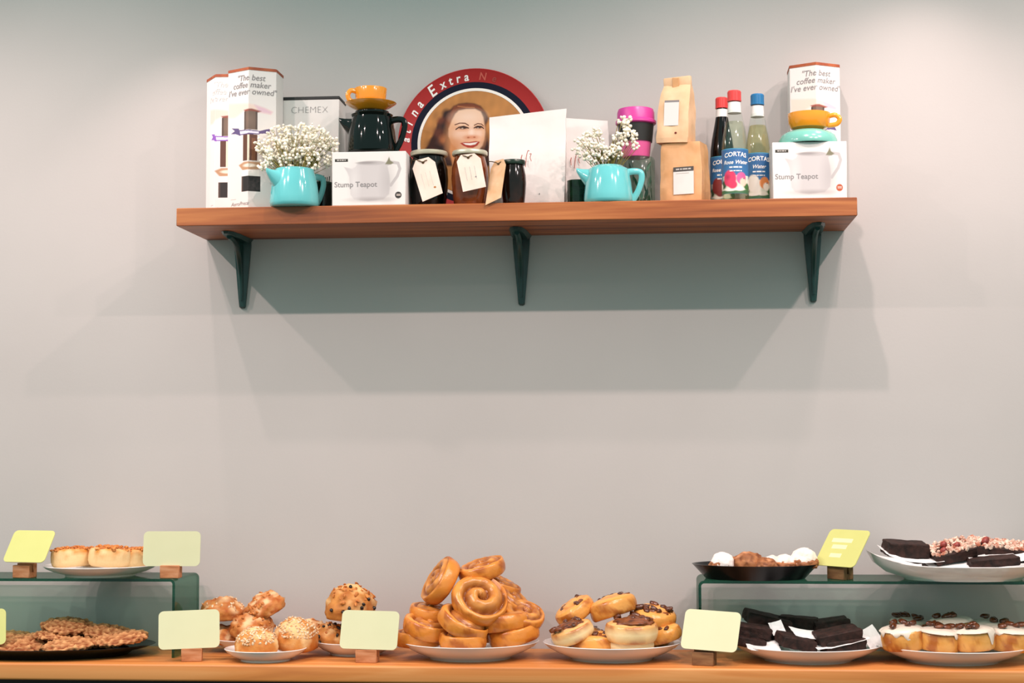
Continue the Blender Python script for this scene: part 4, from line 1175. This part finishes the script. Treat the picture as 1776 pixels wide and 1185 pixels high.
def icing_geo(Rr, h, seed):
    g = G(); nt = 64; prof = [0, .25, .5, .75, .90, .955, .995, 1.025, .975]
    vs = []; top = h / 2 + .0035
    drip = [max(.12, .28 + .5 * noise.noise(Vector((math.cos(2 * PI * j / nt) * 2.6, math.sin(2 * PI * j / nt) * 2.6, seed)))) for j in range(nt)]
    drip = [min(.95, max(.0, (d - .33) * 2.6)) for d in drip]
    zz = [0, 0, -.0002, -.0006, -.0016, -.003]
    for i, rr in enumerate(prof):
        for j in range(nt):
            th = 2 * PI * j / nt; r_ = Rr * rr
            if i < 6: z = top + .004 * (1 - rr * rr) + zz[i] - (.004 * max(0, noise.noise(Vector((math.cos(th) * 3, math.sin(th) * 3, seed + 4)))) if i >= 4 else 0) + .001 * nz((r_ * math.cos(th), r_ * math.sin(th), 0), 60, seed)
            elif i == 6: z = top - .004 - .006 * max(0, noise.noise(Vector((math.cos(th) * 3, math.sin(th) * 3, seed + 4)))) - drip[j] * h * .3
            elif i == 7: z = top - .0055 - drip[j] * h * .75
            else: z = top - .0065 - drip[j] * h * .8; r_ = Rr * 1.0
            vs.append((r_ * math.cos(th), r_ * math.sin(th), z))
    n = len(prof)
    return g.add(vs, [(i * nt + j, (i + 1) * nt + j, (i + 1) * nt + (j + 1) % nt, i * nt + (j + 1) % nt) for i in range(n - 1) for j in range(nt)])


IB = [mesh_of('roll', bun_geo(.046, .042, s, 1.5, .004, .005, '#d98f3d', '#e9b265', '#d08a48'), MT['bun'], 180) for s in (21, 22)]
IC = [mesh_of('icing', icing_geo(.046, .042, s), MT['icing'], 180) for s in (1.3, 4.7, 8.1)]
for i, (px, py, y, s, npec, lab) in enumerate([
    (1575, 1092, -.08, .9, 8, 'iced bun with pecans at the back, behind the brownie plate'),
    (1565, 1108, -.235, 1.0, 5, 'iced bun nearest the brownie plate'),
    (1630, 1111, -.25, .95, 7, 'iced bun second along the front of its plate'),
    (1688, 1109, -.255, .98, 6, 'iced bun third along the front of its plate'),
    (1752, 1110, -.225, 1.0, 4, 'iced bun at the right picture edge'),
    (1650, 1092, -.14, 1.0, 6, 'iced bun set back in the centre with pecans on top'),
    (1722, 1098, -.13, 1.0, 4, 'iced bun in the second row toward the picture edge'),
]):
    t = thing('iced_bun', lab, 'bun', at(px, py, y), (R(3), R((-1) ** i * 4), i * 1.1), GI); t.scale = (s, s, s)
    obj('dough', IB[i % 2], parent=t); obj('icing', IC[i % 3], parent=t)
    rnd = random.Random(i)
    for k in range(npec):
        a = rnd.uniform(0, 6.28); r_ = .034 * rnd.random() ** .5
        obj('pecan', PEC[k % 3], parent=t, loc=(r_ * math.cos(a), r_ * math.sin(a), .031), rot=(rnd.uniform(-.3, .3), rnd.uniform(-.3, .3), rnd.random() * 6))


# brownies
def slab(w, d, h, seed, bmp=.0034):
    bm = bmesh.new(); bmesh.ops.create_cube(bm, size=1, matrix=Matrix.Diagonal((w, d, h, 1)))
    bmesh.ops.bevel(bm, geom=bm.edges[:], offset=.002, segments=1, affect='EDGES')
    bmesh.ops.subdivide_edges(bm, edges=[e for e in bm.edges if e.calc_length() > .01], cuts=7, use_grid_fill=True)
    for v in bm.verts: v.co += v.co.normalized() * (bmp * nz(v.co, 60, seed) + bmp * .6 * nz(v.co, 140, seed))
    bm.verts.index_update(); g = G(); g.add([v.co.copy() for v in bm.verts], [[v.index for v in f.verts] for f in bm.faces]); bm.free(); return g


BR = [mesh_of('brownie', slab(.085, .06, .026, s), MT['brownie'], 40) for s in (1, 2, 3)]
GBR = 'dark brownies under the long riser'
for (px, py, y, rot, mi, s, lab) in [
    (1330, 1078, -.10, (R(3), R(14), R(10)), 0, 1.15, 'dark brownie highest in the stack, next to the lime sign'),
    (1385, 1080, -.075, (0, R(4), R(-8)), 1, 1.0, 'dark brownie at the back centre of its plate'),
    (1440, 1083, -.10, (R(4), R(-6), R(6)), 2, .9, 'dark brownie behind the one raised on paper'),
    (1305, 1094, -.20, (R(4), R(8), R(4)), 1, .9, 'dark brownie half covered by the lime sign'),
    (1380, 1113, -.235, (R(6), R(14), R(18)), 0, .9, 'dark brownie sloping toward the plate front'),
    (1452, 1104, -.215, (R(8), R(-9), R(12)), 1, 1.1, 'dark brownie raised on white paper at the plate front'),
    (1462, 1119, -.22, (R(2), R(-6), R(10)), 2, 1.0, 'dark brownie underneath the white paper'),
    (1350, 1105, -.16, (R(2), R(4), R(-10)), 2, 1.1, 'dark brownie in the middle layer beside a folded paper'),
    (1300, 1113, -.225, (R(4), R(10), R(4)), 2, .75, 'dark brownie lowest, behind the lime sign corner'),
]:
    o = obj('brownie', BR[mi], loc=at(px, py, y), rot=rot); o.scale = (s, s, s); tag(o, lab, 'brownie', GBR)


def paper(label, px, py, y, w, d, rot, bend, group):
    n = 9; g = G()
    for off in (0, -.0005):
        for j in range(n):
            for i in range(n):
                u, v = i / (n - 1) - .5, j / (n - 1) - .5
                g.v.append((u * w, v * d, bend * (4 * u * u) + .002 * nz((u, v, 0), 6, px) + off))
    q = n * n
    for o_ in (0, q): g.f += [(o_ + j * n + i, o_ + j * n + i + 1, o_ + (j + 1) * n + i + 1, o_ + (j + 1) * n + i) for j in range(n - 1) for i in range(n - 1)]
    bd = [i for i in range(n)] + [j * n + n - 1 for j in range(1, n)] + [(n - 1) * n + i for i in range(n - 2, -1, -1)] + [j * n for j in range(n - 2, 0, -1)]
    g.f += [(bd[k], q + bd[k], q + bd[(k + 1) % len(bd)], bd[(k + 1) % len(bd)]) for k in range(len(bd))]
    return tag(obj('parchment_sheet', g, 'paper', loc=at(px, py, y), rot=rot), label, 'paper', group)


GPP = 'parchment sheets between brownies'
paper('white parchment under the raised brownie at the plate front', 1455, 1113, -.22, .115, .075, (R(8), R(-9), R(12)), .003, GPP)
paper('white parchment sheet under the highest dark brownie', 1330, 1089, -.125, .12, .085, (R(6), R(14), R(10)), .002, GPP)
paper('folded white parchment corner standing between the dark brownies', 1347, 1090, -.19, .03, .03, (R(60), R(10), R(20)), .004, GPP)
paper('white parchment at the plate front beside the sign', 1322, 1121, -.245, .07, .06, (R(14), R(4), R(4)), .004, GPP)
paper('white parchment scrap between brownie layers in the middle', 1400, 1100, -.205, .07, .05, (R(14), R(14), R(14)), .002, GPP)
paper('white parchment corner upright at the plate end near the iced buns', 1512, 1107, -.18, .035, .05, (R(62), R(0), R(30)), .004, GPP)

# nut brownies on the riser
GN = 'brownies on the riser plate'
for (px, py, y, rot, w, d, h, nut, lab) in [
    (1570, 952, -.20, (R(6), R(4), R(10)), .088, .06, .030, False, 'plain black brownie at the near end of the riser plate'),
    (1600, 968, -.18, (R(4), R(8), R(30)), .08, .05, .02, False, 'thin dark brownie low under the plain one'),
    (1648, 958, -.20, (R(16), R(-10), R(14)), .092, .075, .022, True, 'nut-topped brownie tilted on white paper'),
    (1724, 954, -.16, (R(10), R(4), R(-8)), .11, .08, .026, True, 'nut-topped brownie with reddish berries, second from the right edge'),
    (1722, 974, -.245, (R(3), R(-5), R(0)), .10, .06, .018, False, 'flat dark brownie at the plate front wrapped by paper'),
    (1790, 960, -.17, (R(10), R(3), R(5)), .10, .08, .028, True, 'nut-topped brownie cut off by the right picture edge'),
    (1650, 977, -.15, (R(0), R(0), R(5)), .11, .07, .02, False, 'dark brownie lying low in the middle of the riser plate'),
]:
    t = thing('brownie', lab, 'brownie', at(px, py, y), rot, GN)
    sg = slab(w, d, h, int(px) % 17); obj('cake', sg, 'brownie', t)
    if nut:
        g = G(); rnd = random.Random(int(px))
        for k in range(170):
            u, v = rnd.uniform(-.49, .49) * w, rnd.uniform(-.49, .49) * d; s_ = rnd.uniform(.0035, .0078)
            g.add(*icodata(1), Matrix.Translation((u, v, h / 2 + rnd.uniform(0, .003))) @ Euler((rnd.random() * 6, rnd.random() * 6, 0)).to_matrix().to_4x4() @ Matrix.Diagonal((s_, s_ * .8, s_ * .55, 1)))
        obj('nut_topping', g, 'nuts', t, 40, kind='stuff')
        for k in range(3):
            s_ = .008; obj('berry', G().ico(2, lambda q_: q_ * s_ * (1 + .2 * nz(q_, 2, k))), pm('dried_berry', '#9c3a30', '#6d221c', scale=90, rough=.45), t, 180, (rnd.uniform(-.3, .3) * w, rnd.uniform(-.4, .1) * d, h / 2 + .006))
GPR = 'parchment sheets on the riser plate'
paper('white parchment under the plain black brownie on the riser', 1578, 966, -.21, .12, .09, (R(10), R(8), R(10)), .008, GPR)
paper('white parchment beneath the tilted nut-topped brownie', 1660, 975, -.215, .13, .10, (R(14), R(-6), R(12)), .004, GPR)
paper('white parchment draped over the flat brownie at the plate front', 1735, 969, -.235, .13, .075, (R(10), R(-4), R(0)), .005, GPR)

# cream tarts in the black dish
GT = 'cream tarts in the black dish'
for (px, py, y, sx, h, cr, lab) in [
    (1253, 976, -.17, .028, .012, (0, 1.0, .028), 'cream tart with plain white dome at the dish end'),
    (1298, 978, -.17, .033, .030, None, 'dark browned tart without cream dome'),
    (1328, 980, -.19, .026, .020, None, 'small browned nutty tart in the dish middle'),
    (1360, 977, -.17, .030, .014, (0, .9, .024), 'cream tart with pinkish dome and brown base'),
    (1393, 973, -.16, .033, .018, (0, .95, .032), 'cream tart with tallest white dome at the sign end'),
    (1275, 980, -.11, .030, .02, None, 'browned tart hidden at the back of the dish'),
    (1340, 978, -.10, .032, .014, (0, .9, .023), 'cream tart at the back of the black dish'),
]:
    c = at(px, py, y); t = thing('cream_tart', lab, 'tart', (c.x, c.y, c.z - .012), (R(4), R(4), px % 6), GT)
    g = lump(sx, sx, h + .008, int(px) % 13, .16, 2.2, 6, ('#6d3a20', '#b8794c', '#c98f68'), 4, .4, -.3); obj('crust', g, 'scone', t, 180)
    if cr:
        g = lump(sx * cr[1] * .95, sx * cr[1] * .9, cr[2] * 1.05, int(px) % 11 + 30, .13, 1.6, 4, ('#e9d5c6', '#f3e9e2', '#c48a66') if cr[1] < 1 else ('#f0e4dc', '#f4ebe5', '#f4ebe5'), 4, .2, -.75); g.v = [(a, b, c + h * .4) for a, b, c in g.v]; obj('cream_dome', g, 'scone', t, 180)

# pale biscuits on the left riser
GBI = 'pale biscuits on the left riser'
for (px, py, y, r_, h, seed, lab) in [
    (124, 967, -.17, .045, .040, 1, 'pale crumb-topped biscuit next to the leaning lime sign'),
    (190, 966, -.175, .047, .041, 2, 'pale crumb-topped biscuit in the middle of its plate'),
    (232, 968, -.14, .040, .040, 3, 'crumb-topped biscuit partly behind the upright lime sign'),
    (158, 968, -.09, .04, .036, 4, 'crumb-topped biscuit at the back of the riser plate'),
]:
    c = at(px, py, y); t = thing('biscuit', lab, 'biscuit', (c.x, c.y, c.z - h / 2), (0, R((-1) ** seed * 3), seed), GBI)
    g = G(); n = 56; cc = []; prof = [(0, 0), (.85, 0), (.94, .08), (1.0, .3), (1.0, .6), (.97, .82), (.9, .95), (.7, 1), (0, 1.0)]
    vs = []
    for rr, z in prof:
        for j in range(n):
            a = 2 * PI * j / n; e = 1 + .05 * noise.noise(Vector((math.cos(a) * 1.5, math.sin(a) * 1.5, seed + z)))
            vs.append((rr * r_ * e * math.cos(a), rr * r_ * e * math.sin(a), z * h))
            q = min(1, max(0, (z - .5) * 1.7 + .9 * nz((math.cos(a), math.sin(a), z), 3, seed))); cc.append(srgbmix(lin('#e9c691'), lin('#c97f2b'), q))
    g.add(vs, [(i * n + j, i * n + (j + 1) % n, (i + 1) * n + (j + 1) % n, (i + 1) * n + j) for i in range(len(prof) - 1) for j in range(n)]); g.c = np.array(cc)
    obj('body', g, 'biscuit', t, 180)
    g2 = G(); rnd = random.Random(seed)
    for k in range(90):
        a = rnd.uniform(0, 6.28); q = r_ * .93 * rnd.random() ** .5; s_ = rnd.uniform(.003, .006)
        g2.add(*icodata(1), Matrix.Translation((q * math.cos(a), q * math.sin(a), h * (1.0 if q < r_ * .75 else .93) + rnd.uniform(-.001, .003))) @ Matrix.Diagonal((s_, s_, s_ * .6, 1)))
    obj('crumb_topping', g2, 'crumb', t, 40, kind='stuff')
